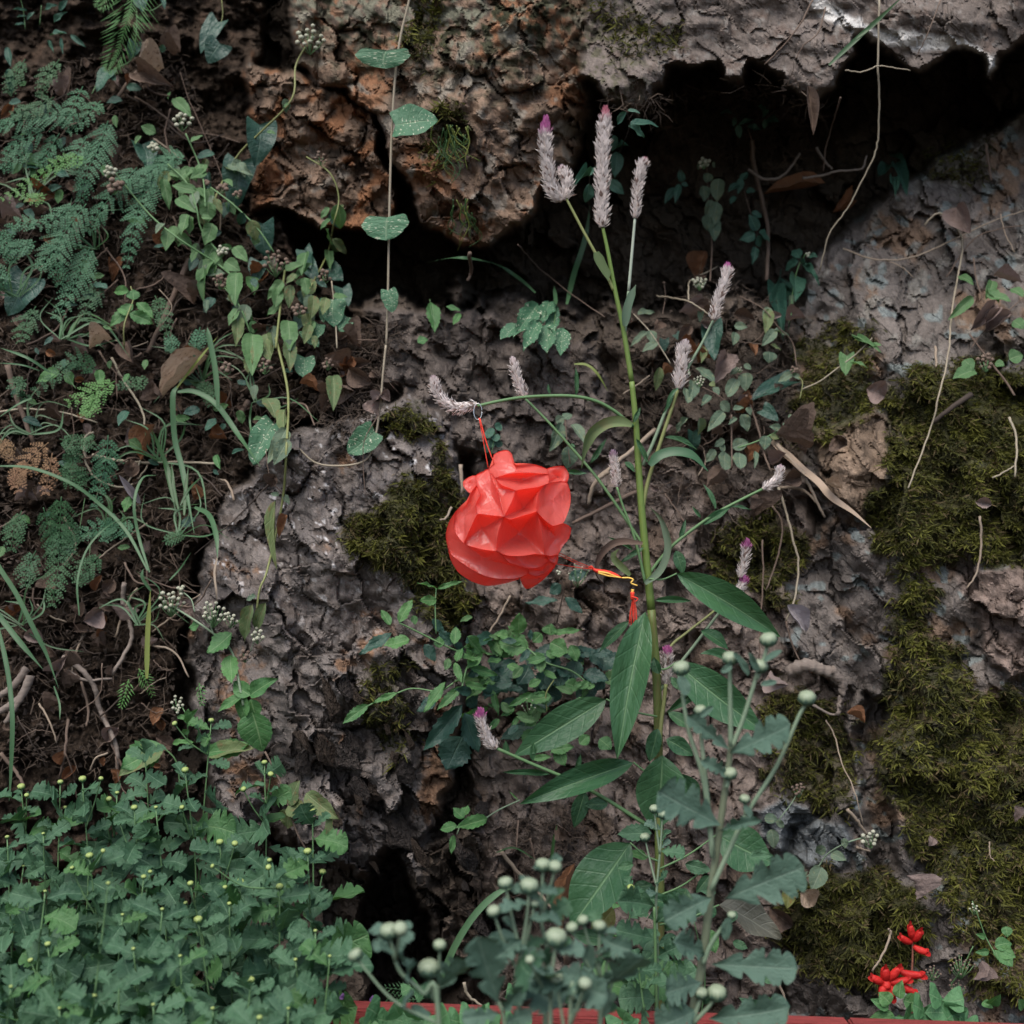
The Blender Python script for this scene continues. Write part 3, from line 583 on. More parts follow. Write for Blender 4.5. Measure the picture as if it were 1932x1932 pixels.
leaves(cc, Z2, [(710,0,1630,550,275),(440,325,200,1600,310),(700,765,1460,1360,340),(550,1330,470,1620,135),(920,490,1170,640,120),(910,690,1310,745,95),(520,230,850,230,62),(300,410,30,660,95),(980,950,620,1190,90),(640,1190,840,1330,110),(620,1420,860,1560,150),(660,890,760,1010,70),(560,860,510,720,90)], 'lance', G_main, lambda x, y: YM-.03, tilt=.3, **LW)
leaves(cc, T12, [(1490,130,975,445,200),(1640,480,1000,715,150),(1622,928,1282,1405,300),(1800,440,1765,870,280),(1372,640,1310,850,92),(1500,710,1368,722,75),(1175,545,910,536,36),(1080,472,1085,365,34),(1300,575,1345,430,40),(940,440,930,360,40)], 'lance', G_main, lambda x, y: YM-.02, tilt=.3, **LW)
leaves(cc, Z6, [(480,1610,800,1705,62),(500,1350,560,1150,50)], 'lance', G_main, YM, tilt=.3, **LW)
leaves(cc, T11, [(1400,700,1490,560,30),(1320,320,1322,160,26),(1178,312,1165,255,18),(1390,750,1170,738,26),(1655,560,1725,700,30),(1640,470,1680,385,26),(1590,690,1650,740,36),(1640,1180,1510,1100,22),(1700,1160,1560,1250,30),(1380,350,1435,338,14),(1300,600,1310,590,30)], 'narrow', G_main, YM-.01, tilt=.2)
leaves(cc, T21, [(150,1035,308,938,48),(220,950,170,805,36),(300,935,420,957,22),(140,1000,90,935,20),(0,1180,48,1310,70),(20,1110,60,1010,30)], 'lance', G_main, YM, tilt=.2)
leaves(cc, T22, [(240,1270,608,1442,200)], 'lance', G_purp, 2.3, tilt=.1); leaves(cc, T22, [(230,880,540,1040,250),(0,540,60,760,190),(60,1180,-60,1420,200)], 'lance', G_main, 2.24, tilt=.2)
leaves(cc, T12, [(1530,1290,1400,1430,120)], 'lance', G_yel, 2.24, tilt=.1)
ribbon(cc, Z6, [(335,1880),(420,1790),(570,1752),(740,1790),(885,1935)], 95, G_main, YM-.02, 'leaf', .3)
ribbon(cc, T11, [(1705,1365),(1780,1310),(1825,1230),(1838,1130),(1800,1010),(1730,935)], 44, G_dull, YM-.02, 'curled_leaf', .8, 1.2)
ribbon(cc, T11, [(1630,488),(1560,470),(1480,480),(1400,535),(1362,620),(1350,725)], 62, G_wilt, YM-.02, 'withered_leaf', .8, .9)
ribbon(cc, T11, [(1690,1142),(1560,1132),(1480,1172),(1430,1245),(1432,1320),(1480,1372)], 40, D_leaf, YM-.03, 'withered_leaf', .7, 1.3)
ribbon(cc, T10, [(1430,1400),(1450,1470),(1480,1530),(1500,1560)], 60, G_wilt, YM-.01, 'withered_leaf', .9, .5); ribbon(cc, T10, [(1592,1810),(1610,1720),(1640,1640),(1655,1580)], 50, G_dull, YM-.01, 'curled_leaf', .9, .8)
ribbon(cc, Z6, [(600,1150),(520,1230),(490,1330),(450,1400)], 30, G_main, YM-.01, 'leaf', .5, .8); ribbon(cc, T11, [(1620,1320),(1540,1230),(1560,1170)], 40, G_wilt, YM-.02, 'withered_leaf', .9, 1.)

# ------------------------------------------------------------------ the red paper flower with its strings, ring and tassel
YF = 2.10
def paper():
    m, N, L, B = nt('red_translucent_paper'); tc = N.new('ShaderNodeTexCoord')
    n1 = noise(N, L, tc.outputs['Object'], 40, 3, .6); n2 = noise(N, L, tc.outputs['Object'], 900, 2, .6)
    col = mixc(N, L, n1, (.74,.14,.115), (.82,.19,.16)); L.new(col, B.inputs['Base Color']); B.inputs['Roughness'].default_value = .32; B.inputs['Specular IOR Level'].default_value = .8
    b = N.new('ShaderNodeBump'); b.inputs['Strength'].default_value = .5; b.inputs['Distance'].default_value = .004; mpc = N.new('ShaderNodeMapping'); mpc.inputs['Rotation'].default_value = (.3,.8,.2); mpc.inputs['Scale'].default_value = (1,1,.25); L.new(tc.outputs['Object'], mpc.inputs[0]); vc = N.new('ShaderNodeTexVoronoi'); vc.feature = 'DISTANCE_TO_EDGE'; vc.inputs['Scale'].default_value = 75; L.new(mpc.outputs[0], vc.inputs['Vector']); L.new(mathn(N, L, 'ADD', mathn(N, L, 'MULTIPLY_ADD', n2, .03, n1), mathn(N, L, 'MULTIPLY', ramp(N, L, vc.outputs['Distance'], 0., .12), .22)), b.inputs['Height']); L.new(b.outputs[0], B.inputs['Normal'])
    tr = N.new('ShaderNodeBsdfTranslucent'); tr.inputs[0].default_value = (.90,.16,.115,1); mx = N.new('ShaderNodeMixShader'); mx.inputs[0].default_value = .58
    L.new(B.outputs[0], mx.inputs[1]); L.new(tr.outputs[0], mx.inputs[2]); L.new(mx.outputs[0], N['Material Output'].inputs[0]); return m
M_pap = paper()
pf = thing('paper_flower', P(*FZ(620,1815), YF), 'round coral red paper flower hanging by red strings from the cockscomb', 'paper flower')
CX, CY, RR = 625., 1235., 640.
def fwd(x, y):
    q = ((x-CX)/RR)**2+((y-CY)/RR)**2; return YF+.03-.12*math.sqrt(max(0, 1-min(q, 1)*.98))
CELLS = [  # outline of each fold (front edges), how deep its pocket goes
 ([(310,775),(380,738),(435,712),(465,800),(500,900),(540,1010),(580,1165),(450,1150),(330,1140),(313,1050),(355,960),(325,870)], .35),
 ([(500,800),(600,765),(700,752),(850,752),(1000,762),(1008,810),(1000,850),(900,885),(790,900),(690,918),(620,890),(560,868)], .55),
 ([(435,712),(500,800),(560,868),(690,918),(660,1010),(620,1090),(580,1165),(540,1010),(500,900),(465,800)], .30),
 ([(690,918),(790,900),(900,885),(1000,850),(930,900),(898,960),(890,1040),(890,1115),(760,1155),(650,1188),(620,1185),(580,1165),(620,1090),(660,1010)], .95),
 ([(1000,850),(1090,832),(1178,842),(1212,960),(1200,1080),(1140,1225),(1040,1250),(960,1190),(890,1115),(890,1040),(898,960),(930,900)], .35),
 ([(1000,762),(985,712),(1060,690),(1145,688),(1195,762),(1178,842),(1090,832),(1000,850),(1008,810)], .25),
 ([(480,582),(545,545),(610,535),(655,570),(667,655),(760,660),(870,670),(985,712),(1000,762),(850,752),(700,752),(600,765),(500,800),(435,712),(490,660)], .22),
 ([(890,1115),(960,1190),(1040,1250),(1140,1225),(1215,1270),(1195,1370),(1130,1450),(1095,1520),(1020,1535),(965,1525),(950,1400),(930,1300),(912,1200)], .4),
 ([(580,1165),(620,1185),(650,1188),(760,1155),(890,1115),(912,1200),(930,1300),(950,1400),(965,1525),(880,1515),(790,1530),(700,1536),(600,1528),(510,1488),(520,1350),(545,1250)], .8),
 ([(330,1140),(450,1150),(580,1165),(545,1250),(520,1350),(510,1488),(430,1480),(350,1466),(205,1420),(235,1340),(265,1270)], .55),
 ([(230,1010),(262,945),(325,870),(355,960),(313,1050),(330,1140),(265,1270),(235,1340),(205,1420),(130,1325),(105,1240),(130,1110)], .3),
 ([(32,1335),(60,1220),(130,1110),(105,1240),(130,1325),(205,1420),(350,1466),(430,1480),(510,1488),(560,1525),(640,1600),(800,1650),(812,1700),(700,1745),(540,1750),(400,1722),(250,1645),(80,1520),(45,1430)], .28),
 ([(45,1430),(80,1520),(250,1645),(400,1722),(540,1750),(735,1748),(640,1782),(500,1812),(400,1816),(270,1772),(150,1690),(80,1575)], .15),
 ([(510,1488),(600,1528),(700,1536),(790,1530),(880,1515),(965,1525),(1010,1582),(945,1630),(870,1650),(800,1650),(640,1600),(560,1525)], .4),
 ([(1010,1582),(1060,1625),(1000,1690),(935,1718),(870,1732),(812,1700),(800,1650),(870,1650),(945,1630)], .3),
 ([(735,1748),(812,1700),(870,1732),(935,1718),(1000,1690),(1060,1625),(1060,1645),(960,1752),(850,1832),(790,1846),(760,1812)], .15),
 ([(195,832),(250,790),(310,775),(325,870),(262,945),(200,882)], .2),
 ([(965,1525),(1020,1535),(1095,1520),(1085,1600),(1060,1625),(1010,1582)], .3)]
pet = []
for ci, (poly, dp) in enumerate(CELLS):
    n = len(poly); rim = []
    for i in range(n):
        a = Vector(poly[i]); b = Vector(poly[(i+1)%n]); L = (b-a).length; k = max(2, int(L/28))
        p0, p3 = Vector(poly[i-1]), Vector(poly[(i+2)%n])
        for j in range(k):
            t_ = j/k; cr_ = .5*((2*a)+(b-p0)*t_+(2*p0-5*a+4*b-p3)*t_*t_+(3*a-p0-3*b+p3)*t_**3); rim.append(a.lerp(b, t_)*.35+cr_*.65)
    cx = sum(p.x for p in rim)/len(rim); cy = sum(p.y for p in rim)/len(rim); size = math.sqrt(sum((p.x-cx)**2+(p.y-cy)**2 for p in rim)/len(rim))
    ox, oy = (R.uniform(-.25,.25)*size, R.uniform(-.25,.25)*size) if ci != 3 else (-10, 60)
    NR = 12; V = []; F = []; m = len(rim); XY = np.zeros((NR, m, 2)); DD = np.zeros((NR, m)); rimd = np.array([fwd(p.x, p.y) for p in rim]); mid_ = fwd(cx+ox, cy+oy)
    for r_ in range(NR):
        s = 1-r_/NR
        for i, p in enumerate(rim): XY[r_, i] = (cx+ox*(1-s)+(p.x-cx)*s, cy+oy*(1-s)+(p.y-cy)*s)
        DD[r_] = rimd*s+mid_*(1-s)+dp*size*.2*mpp(YF)*(1-s**1.8)*1.7
    for it in range(60):                                   # relax the sheet between its fixed front edge and its bottom
        sm_ = (np.roll(DD,1,1)+np.roll(DD,-1,1))*.5; w_ = np.linspace(0, .9, NR)[:, None]; D2 = DD*(1-w_)+sm_*w_; D2[1:-1] = D2[1:-1]*.8+(D2[:-2]+D2[2:])*.1; D2[0] = rimd; DD = D2
    for r_ in range(NR):
        for i in range(m):
            x, y = XY[r_, i]; k_ = (1-(1-r_/NR)**4); V.append(P(*FZ(x, y), DD[r_, i]+k_*(.0045*mnoise.noise(Vector((x/170., y/170., ci*3.1)))+.0018*abs(mnoise.noise(Vector(((x+y)/120., (x-y)/260., ci*2.3)))))))
    V.append(P(*FZ(cx+ox, cy+oy), float(DD[-1].mean())))
    for r_ in range(NR-1):
        for i in range(m): F.append((r_*m+i, (r_+1)*m+i, (r_+1)*m+(i+1)%m, r_*m+(i+1)%m))
    for i in range(m): F.append(((NR-1)*m+i, len(V)-1, (NR-1)*m+(i+1)%m))
    mb = MB(); mb.add(V, F); pt = mb.build('petal', M_pap, pf)
    # the folded front edge of the sheet, a thin lip standing proud of the pocket
    e = MB(); lip = []; 
    for p in rim: w_ = P(*FZ(p.x, p.y), fwd(p.x, p.y)); o_ = P(*FZ(p.x, p.y), fwd(p.x, p.y)-.0035); lip += [w_, o_]
    e.add(lip, [(2*i, 2*i+1, 2*((i+1)%m)+1, 2*((i+1)%m)) for i in range(m)]); e.build('petal_edge', M_pap, pt)
SIL = [(480,582),(610,535),(667,655),(870,670),(985,712),(1145,688),(1195,762),(1178,842),(1212,960),(1200,1080),(1140,1225),(1215,1270),(1195,1370),(1095,1520),(1085,1600),(1060,1645),(960,1752),(850,1832),(790,1846),(735,1748),(640,1782),(500,1812),(400,1816),(270,1772),(150,1690),(80,1575),(45,1430),(32,1335),(60,1220),(130,1110),(230,1010),(262,945),(200,882),(195,832),(250,790),(310,775),(435,712)]
mb = MB(); V = []; F = []; m = len(SIL)
for r_ in range(6):
    s = math.cos(r_/6*math.pi/2)
    for i, (x, y) in enumerate(SIL): V.append(P(*FZ(CX+(x-CX)*s*.985, CY+(y-CY)*s*.985), fwd(x, y)+.004+.10*math.sin(r_/6*math.pi/2)*(1+.3*math.sin(i*1.3))))
V.append(P(*FZ(CX, CY), YF+.14))
for r_ in range(5):
    for i in range(m): F.append((r_*m+i, (r_+1)*m+i, (r_+1)*m+(i+1)%m, r_*m+(i+1)%m))
for i in range(m): F.append((5*m+i, 6*m, 5*m+(i+1)%m))
mb.add(V, F); mb.build('back_petal', M_pap, pf)
M_str = plain('red_string', (.60,.035,.020), (.75,.06,.03), 500, .5, bump=.3); M_wire = plain('ring_metal', (.45,.46,.46), (.55,.56,.56), 50, .25); M_wire.node_tree.nodes['Principled BSDF'].inputs['Metallic'].default_value = .9
M_ylw = plain('yellow_thread', (.72,.42,.06), (.80,.55,.15), 300, .5)
for pts in ([(345,232),(385,440),(432,705)],[(352,235),(405,440),(470,620)],[(355,238),(420,470),(488,665)]): stem(pf, FZ, pts, .75, .75, M_str, YF-.02, 'string', 5)
c0 = P(*FZ(335,172), YM-.07); mb = MB(); ring = [c0+Vector((math.cos(a)*.0062, math.sin(a)*.002, math.sin(a)*.0125)) for a in [i*2*math.pi/28 for i in range(29)]]
tube(mb, ring, .0006, .0006, 6); mb.build('ring', M_wire, pf)
for pts in ([(1085,1495),(1250,1580),(1430,1655)],[(1085,1520),(1250,1600),(1400,1660)],[(1075,1610),(1250,1640),(1430,1662)]): stem(pf, FZ, pts, .8, .8, M_str, (YF, YM-.04), 'string', 5)
mb = MB(); tube(mb, line(FZ, [(1395,1648),(1470,1680),(1560,1700),(1640,1722),(1695,1742)], YM-.04, 6), lambda t: (1.2+4.6*math.sin(math.pi*min(1,t*1.05))**1.2)*mpp(YM), 0, 8); mb.build('bead', M_str, pf)
for dy in (-14, 10): stem(pf, FZ, [(1470,1690+dy*.5),(1560,1712+dy),(1600,1722+dy*.6),(1690,1742)], 2.0, .8, M_ylw, YM-.046, 'yellow_thread', 6)
stem(pf, FZ, [(1430,1660),(1405,1632),(1380,1650)], 1.6, 1.2, M_str, YM-.04, 'knot', 6); stem(pf, FZ, [(1690,1742),(1760,1742),(1800,1760),(1780,1790),(1840,1815)], 1.6, 1.3, M_ylw, YM-.03, 'yellow_thread', 6)
ts = thing('tassel', P(*T11(1640,1620), YM-.03), 'small red thread tassel with yellow bead tied below the paper flower', 'tassel')
for k in range(9):
    x = 1618+k*5; stem(ts, T11, [(1634,1418),(1630+k*1.6+R.uniform(-4,4),1460),(x+R.uniform(-4,4),1530),(x-2+R.uniform(-5,5),1575+R.uniform(0,45))], .75, .6, M_str, YM-.03+R.uniform(-.004,.004), 'thread', 5)
stem(ts, T11, [(1634,1410),(1634,1452)], 4.2, 3.4, M_str, YM-.03, 'tassel_head', 8); stem(ts, T11, [(1628,1436),(1664,1446),(1650,1464)], 1.4, 1.2, M_str, YM-.036, 'knot', 5); stem(ts, T11, [(1636,1395),(1634,1412)], 3.2, 2.6, M_ylw, YM-.03, 'bead', 7)
stem(ts, T11, [(1636,1398),(1640,1370),(1660,1345),(1690,1330)], .7, .7, S_drk, YM-.03, 'string', 5)

# ------------------------------------------------------------------ red wooden edging of the bed
M_red = plain('red_painted_board', (.12,.018,.017), (.25,.042,.038), 26, .8, stretch=(1.2,9,9), bump=1.)
YR = 1.98
def board(x0, x1, z0, z1, y, label):
    a = P(x0, 1905, y).x; b = P(x1, 1905, y).x; bm = bmesh.new(); bmesh.ops.create_cube(bm, size=1.); 
    for v in bm.verts: v.co = Vector((v.co.x*(b-a-.003), v.co.y*.035, v.co.z*(z1-z0)))
    bmesh.ops.bevel(bm, geom=list(bm.edges), offset=.003, segments=2, affect='EDGES'); me = bpy.data.meshes.new('edging_board'); bm.to_mesh(me); bm.free(); me.materials.append(M_red)
    tag(link(bpy.data.objects.new('edging_board', me), None, Matrix.Translation(((a+b)/2, y, (z0+z1)/2))@Matrix.Rotation(math.atan(.034), 4, 'Y')), label, 'board', 'red boards edging the flower bed')
zt = lambda py: P(0, py, YR).z
for x0, x1, dz, lb in ((570,1135,0,'worn red board behind the violet flowers and clover leaves'),(1135,1595,-.006,'worn red board crossing the foot of the cockscomb'),(1595,2100,-.03,'low red board in front of the red salvia')):
    board(x0, x1, -.02, zt(1896+((x0+x1)/2-700)*.034), YR, lb)

# ------------------------------------------------------------------ chrysanthemums
def bud_mesh(mat):
    V = []; F = []; n = 14; prof = [(.10,-.78),(.55,-.70),(.92,-.3),(1.,.08),(.95,.40),(.74,.68),(.38,.80),(.0,.78)]
    for r, z in prof:
        for k in range(n):
            a = k*2*math.pi/n; rr_ = r*(1+.05*math.cos(k*math.pi)); V.append((math.cos(a)*rr_, math.sin(a)*rr_, z))
    for i in range(len(prof)-1):
        for k in range(n): F.append((i*n+k, i*n+(k+1)%n, (i+1)*n+(k+1)%n, (i+1)*n+k))
    return mesh_np('bud', V, F, mat)
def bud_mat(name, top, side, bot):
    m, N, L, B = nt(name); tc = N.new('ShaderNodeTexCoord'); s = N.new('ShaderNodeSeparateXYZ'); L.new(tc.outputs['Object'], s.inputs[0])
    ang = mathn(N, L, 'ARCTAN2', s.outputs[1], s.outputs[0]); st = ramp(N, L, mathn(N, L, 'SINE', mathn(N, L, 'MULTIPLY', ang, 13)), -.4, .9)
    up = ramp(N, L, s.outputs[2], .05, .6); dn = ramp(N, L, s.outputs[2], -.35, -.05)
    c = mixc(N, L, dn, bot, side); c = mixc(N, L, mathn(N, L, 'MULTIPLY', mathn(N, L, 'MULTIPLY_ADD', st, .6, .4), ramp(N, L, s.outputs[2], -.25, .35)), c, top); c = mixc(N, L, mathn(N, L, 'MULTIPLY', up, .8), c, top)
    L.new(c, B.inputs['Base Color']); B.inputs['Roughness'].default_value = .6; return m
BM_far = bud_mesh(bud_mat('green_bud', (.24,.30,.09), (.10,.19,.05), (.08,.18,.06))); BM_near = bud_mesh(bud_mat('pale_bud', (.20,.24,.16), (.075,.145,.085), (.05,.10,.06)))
def calyx_mesh(mat):
    mb = MB()
    for k in range(8):
        a = k*math.pi/4; c, s = math.cos(a), math.sin(a); t = Vector((-s, c, 0)); o = Vector((c, s, 0))
        p = [o*.2+Vector((0,0,-.68)), o*.85+Vector((0,0,-.48)), o*1.08+Vector((0,0,.02)), o*1.0+Vector((0,0,.3))]; w = (.1,.26,.22,.02)
        v = []; [v.extend((p[i]-t*w[i], p[i]+t*w[i])) for i in range(4)]; mb.add(v, [(0,1,3,2),(2,3,5,4),(4,5,7,6)])
    return mb.mesh('calyx', mat)
CL_far = calyx_mesh(G_crys); CL_near = calyx_mesh(G_near)
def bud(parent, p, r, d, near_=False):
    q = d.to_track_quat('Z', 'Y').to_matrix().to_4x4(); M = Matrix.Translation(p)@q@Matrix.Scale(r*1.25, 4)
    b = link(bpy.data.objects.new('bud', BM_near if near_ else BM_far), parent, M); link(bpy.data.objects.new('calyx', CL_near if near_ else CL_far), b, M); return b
def crys_plant(T, buds, base, Y, label, group, nl, lsize, near_=False, mats=None, lift=None, br_=(3.2,1.9), low=.25, path=None):
    """one stem from the bed up to buds[0]; the other buds sit on side shoots; lobed leaves all the way up"""
    s = SCALE[T]; q = [T(*b[:2]) for b in buds]; b0 = P(*T(*base), Y); b0.z = min(b0.z, .03)
    t = thing('chrysanthemum', b0, label, 'plant', group); top = P(*q[0], Y)
    mid = [P(*T(*p), Y) for p in path] if path else [b0.lerp(top, .35)+Vector((R.uniform(-.015,.015), R.uniform(-.02,.02), 0)), b0.lerp(top, .7)+Vector((R.uniform(-.012,.012), R.uniform(-.02,.02), 0))]
    ax = spline([b0]+mid+[top], 7); sm = S_pale if near_ else S_grn; mb = MB(); tube(mb, ax, br_[0]*mpp(2.), br_[1]*mpp(2.)*.7, 7); mb.build('stem', sm, t)
    br0 = (buds[0][2] if len(buds[0]) > 2 else 26)*s*.5*mpp(Y); bud(t, top+Vector((0,0,br0*.5)), br0, (ax[-1]-ax[-3]).normalized()+Vector((0,-.25,.3)), near_)
    ml = mats or [G_crys]*6+[G_crysy]; nr = (0, -.55, .85)
    for k, b in enumerate(buds[1:]):
        e = P(*T(*b[:2]), Y-R.uniform(-.02,.05)); best = min(range(len(ax)), key=lambda i: abs((ax[i]-e).length-(.06+.5*abs(e.x-ax[i].x))) if ax[i].z < e.z-.01 else 9)
        st = ax[best]; m_ = st.lerp(e, .55)+Vector((0, 0, -.15*abs(e.x-st.x))); pts = spline([st, m_, e], 5); mb = MB(); tube(mb, pts, br_[1]*mpp(2.), br_[1]*.6*mpp(2.), 6); mb.build('side_shoot', sm, t)
        r = (b[2] if len(b) > 2 else 24)*s*.5*mpp(Y); bud(t, e+Vector((0,0,r*.4)), r, (pts[-1]-pts[-2]).normalized()+Vector((0,-.3,.25)), near_)
        for z in range(2):
            a_ = pts[R.randint(1, 4)]; L = lsize*R.uniform(.35,.6); dr = Vector((R.uniform(-1,1), R.uniform(-.8,.3), R.uniform(.1,.8))).normalized()
            put('leaf', leaf_mesh('oval' if R.random() < .5 else 'crys', R.randrange(5), R.choice(ml)), t, a_, a_+dr*L, L*R.uniform(.35,.6), nr)
    for i in range(2):
        p = ax[-2-i//2].lerp(ax[-1], R.random()*.6); an = i*1.6+R.random(); dr = Vector((math.cos(an), math.sin(an)*.7-.2, R.uniform(.1,.7))).normalized(); sz = lsize*R.uniform(.35,.6)
        put('leaf', leaf_mesh('crys', R.randrange(8), R.choice(ml)), t, p, p+dr*sz, sz*R.uniform(.45,.7), (R.uniform(-.4,.4), -.7, .8))
    a0 = R.uniform(0, 6)
    for i in range(nl):
        f = low+(1-low)*(i+R.random()*.6)/nl; f = min(f, .97); k = f*(len(ax)-1); j = min(int(k), len(ax)-2); p = ax[j].lerp(ax[j+1], k-j); an = a0+i*2.4
        sz = lsize*R.uniform(.5,1.2)*(1.0-.5*max(0,(f-.6)/.4)); dr = Vector((math.cos(an), -abs(math.sin(an))*.75 if R.random() < .6 else math.sin(an)*.7, R.uniform(-.45,.8))).normalized()
        lf = put('leaf', leaf_mesh('crys', R.randrange(8), R.choice(ml), fold=.32, droop=.2, wave=.06), t, p, p+dr*sz, sz*R.uniform(.6,1.0), (R.uniform(-.9,.9), R.uniform(-1.,.1), R.uniform(.1,1.)))
    return t
GL = 'chrysanthemums massed below the earth bank'
yb = lambda py: 2.26-.62*min(1, max(0, (py-1380)/552.))
PL = [  # buds of each plant (first one tops the stem), base x
 [[(1172,255),(970,270,24)],1110,'chrysanthemum raising two green buds against the dark rock'],[[(803,393,34)],840,'single-budded chrysanthemum standing up against the dark earth bank'],[[(1028,532,32),(1010,735,22)],1020,None],[[(118,625,34),(148,668,22)],90,None],[[(335,597),(363,735,20)],330,None],[[(458,582,34),(560,575,22)],410,None],
 [[(650,655,20),(605,690,26),(575,745,16)],620,None],[[(745,740,30),(665,820,22)],800,None],[[(865,735,18)],890,None],[[(1468,488,26),(1502,552,26),(1352,635,26)],1420,'three-budded chrysanthemum beside the drooping broad-leaved herb'],
 [[(1220,932,32),(1303,937,28),(1248,1045,22)],1330,None],[[(1495,1030,22),(1490,1068,26)],1420,None],[[(1735,765,34),(1790,1095,32)],1690,'chrysanthemum with a tall stem at the right end of the mass beside the rock hole'],[[(1707,985,36),(1650,1050,28)],1640,None],[[(1332,1160,42),(1248,1180,24)],1335,None],
 [[(1552,1180,34),(1180,1060,20)],1560,None],[[(1057,1160,28),(1030,1265,20)],1180,None],[[(1100,1365,40)],1240,None],[[(497,1008,34),(572,975,20),(400,1070,20)],510,None],[[(797,1122,24),(833,1092,20)],690,None],[[(265,1497,28),(170,1585,26)],310,None],[[(1392,1697,34)],1400,None],[[(525,1780,22),(600,1155,18)],480,None],[[(1440,1905,28)],1440,None],[[(1272,1270,20)],1300,None],
 [[(40,900,20)],60,None],[[(240,880,16)],220,None],[[(1000,1560,18)],960,None],[[(740,1520,18)],740,None],[[(1640,1580,18)],1650,None],[[(60,1730,18)],30,None],[[(900,1300,18)],870,None],[[(380,1330,18)],360,None],[[(1180,1850,18)],1180,None],[[(850,1830,18)],840,None],[[(1750,1420,18)],1760,None],[[(250,1200,16)],200,None],[[(680,1330,16)],660,None],[[(1830,1560,16)],1820,None],[[(660,1700,16)],660,None],[[(330,1850,16)],300,None],[[(1600,1850,16)],1590,None],[[(130,1060,14)],130,None]]
CL_ = {2:'chrysanthemum with a fat bud over a smaller one behind the middle of the mass',3:'chrysanthemum with one fat and one small bud by the tall grass blade',4:'chrysanthemum with paired buds one high one low below the bare roots',5:'chrysanthemum with a broad bud beside a small pointed one below the forked root',6:'bushy chrysanthemum with three tiny clustered buds',7:'chrysanthemum with a pale round bud above a small green one',8:'chrysanthemum with bright young leaves and a single small bud',10:'chrysanthemum with three buds in front of the dark rock foot',11:'chrysanthemum with two buds close together under the crinkled weed',13:'chrysanthemum with a fat bud and a smaller one by the rock hole',14:'chrysanthemum carrying a very fat pale bud',15:'chrysanthemum with one round bud and a far side bud',16:'chrysanthemum with two buds on leaning side stems',17:'chrysanthemum whose pale round bud tops a slanting stem',18:'tall stemmed chrysanthemum with three buds amid young leaves',19:'chrysanthemum leaning right with two close small buds',20:'low chrysanthemum with two small buds near the front of the mass',21:'low chrysanthemum with one pale bud near the violet flowers',22:'low chrysanthemum with yellow-green young tip',23:'lowest chrysanthemum with a single bud by the red board',24:'small chrysanthemum with one bud between two fat-budded ones'}
for i, (bs_, bx, lb) in enumerate(PL):
    py = T02(*bs_[0][:2])[1]; Y = yb(py)+R.uniform(-.05,.05)
    crys_plant(T02, bs_, (bx+R.uniform(-40,40), 2400), Y, lb or (CL_[i] if i in CL_ else 'leafy chrysanthemum with one tiny bud deep in the mass below the bank'), GL, 15 if i < 25 else 15, .080, br_=(2.8,1.9), low=.34)
# ---- the pale ones in front of the bed
NR_ = dict(near_=True, mats=[G_near]*4+[G_crys], br_=(4.2,2.8))
YC = 1.46
NB = 'pale-budded chrysanthemums in front of the red edging'
crys_plant(T12, [(285,1440,84),(345,1418,64),(100,1565,66)], (600,2400), YC, 'pale chrysanthemum leaning left with three round buds on forked stems', None, 3, .05, path=[(560,1932),(470,1760),(345,1640),(300,1500)], low=.5, **NR_)
crys_plant(T12, [(505,1650,96),(565,1508,58)], (600,2400), YC+.02, 'pale chrysanthemum with one fat bud and one small bud before the grass blade', None, 3, .045, path=[(560,1932),(530,1800)], low=.5, **NR_)
crys_plant(T12, [(1062,1190,84),(930,1165,66),(865,1320,60),(1090,1275,44)], (1010,2400), YC+.03, 'pale chrysanthemum with four buds above the big lobed leaf', None, 5, .055, path=[(1010,1932),(1000,1650),(1040,1400)], low=.4, **NR_)
crys_plant(T12, [(1138,1070,70),(1205,1072,58)], (1160,2400), YC+.06, 'tallest pale chrysanthemum in front with a close pair of buds', None, 4, .05, path=[(1150,1932),(1170,1600),(1130,1350)], low=.45, **NR_)
crys_plant(T12, [(1210,1480,98),(1065,1585,40)], (1180,2400), YC-.02, 'pale chrysanthemum topped by one very fat round bud', None, 4, .05, path=[(1180,1932),(1185,1700)], low=.4, **NR_)
crys_plant(T12, [(1450,1408,62),(1360,1368,50),(1300,1410,54),(1555,1572,50),(1495,1560,44)], (1440,2400), YC+.05, 'pale chrysanthemum carrying five small buds beside the long cockscomb leaf', None, 5, .055, path=[(1455,1932),(1470,1780),(1450,1600)], low=.4, **NR_)
crys_plant(T12, [(1320,1768,76),(1370,1722,60),(1215,1697,62)], (1300,2400), YC-.04, 'low pale chrysanthemum with three buds just above the red edging', None, 5, .05, path=[(1290,1932)], low=.4, **NR_)
bl = thing('chrysanthemum', P(*T12(900,2400), YC), 'budless pale chrysanthemum shoot with one large upright lobed leaf', 'plant')
stem(bl, T12, [(960,2500),(925,1932),(890,1810)], 3.2, 2.4, S_pale, YC)
put('leaf', leaf_mesh('crys', 1, G_near), bl, P(*T12(890,1815), YC), P(*T12(775,1445), YC-.03), 245*.34*mpp(YC), (.1,-1,.2))
for x0,y0,x1,y1,w in ((905,1860,1040,1720,110),(900,1870,700,1900,120),(925,1932,1060,1880,120)): put('leaf', leaf_mesh('crys', R.randrange(8), G_near), bl, P(*T12(x0,y0), YC), P(*T12(x1,y1), YC-.02), w*.34*mpp(YC), (.1,-1,.5))
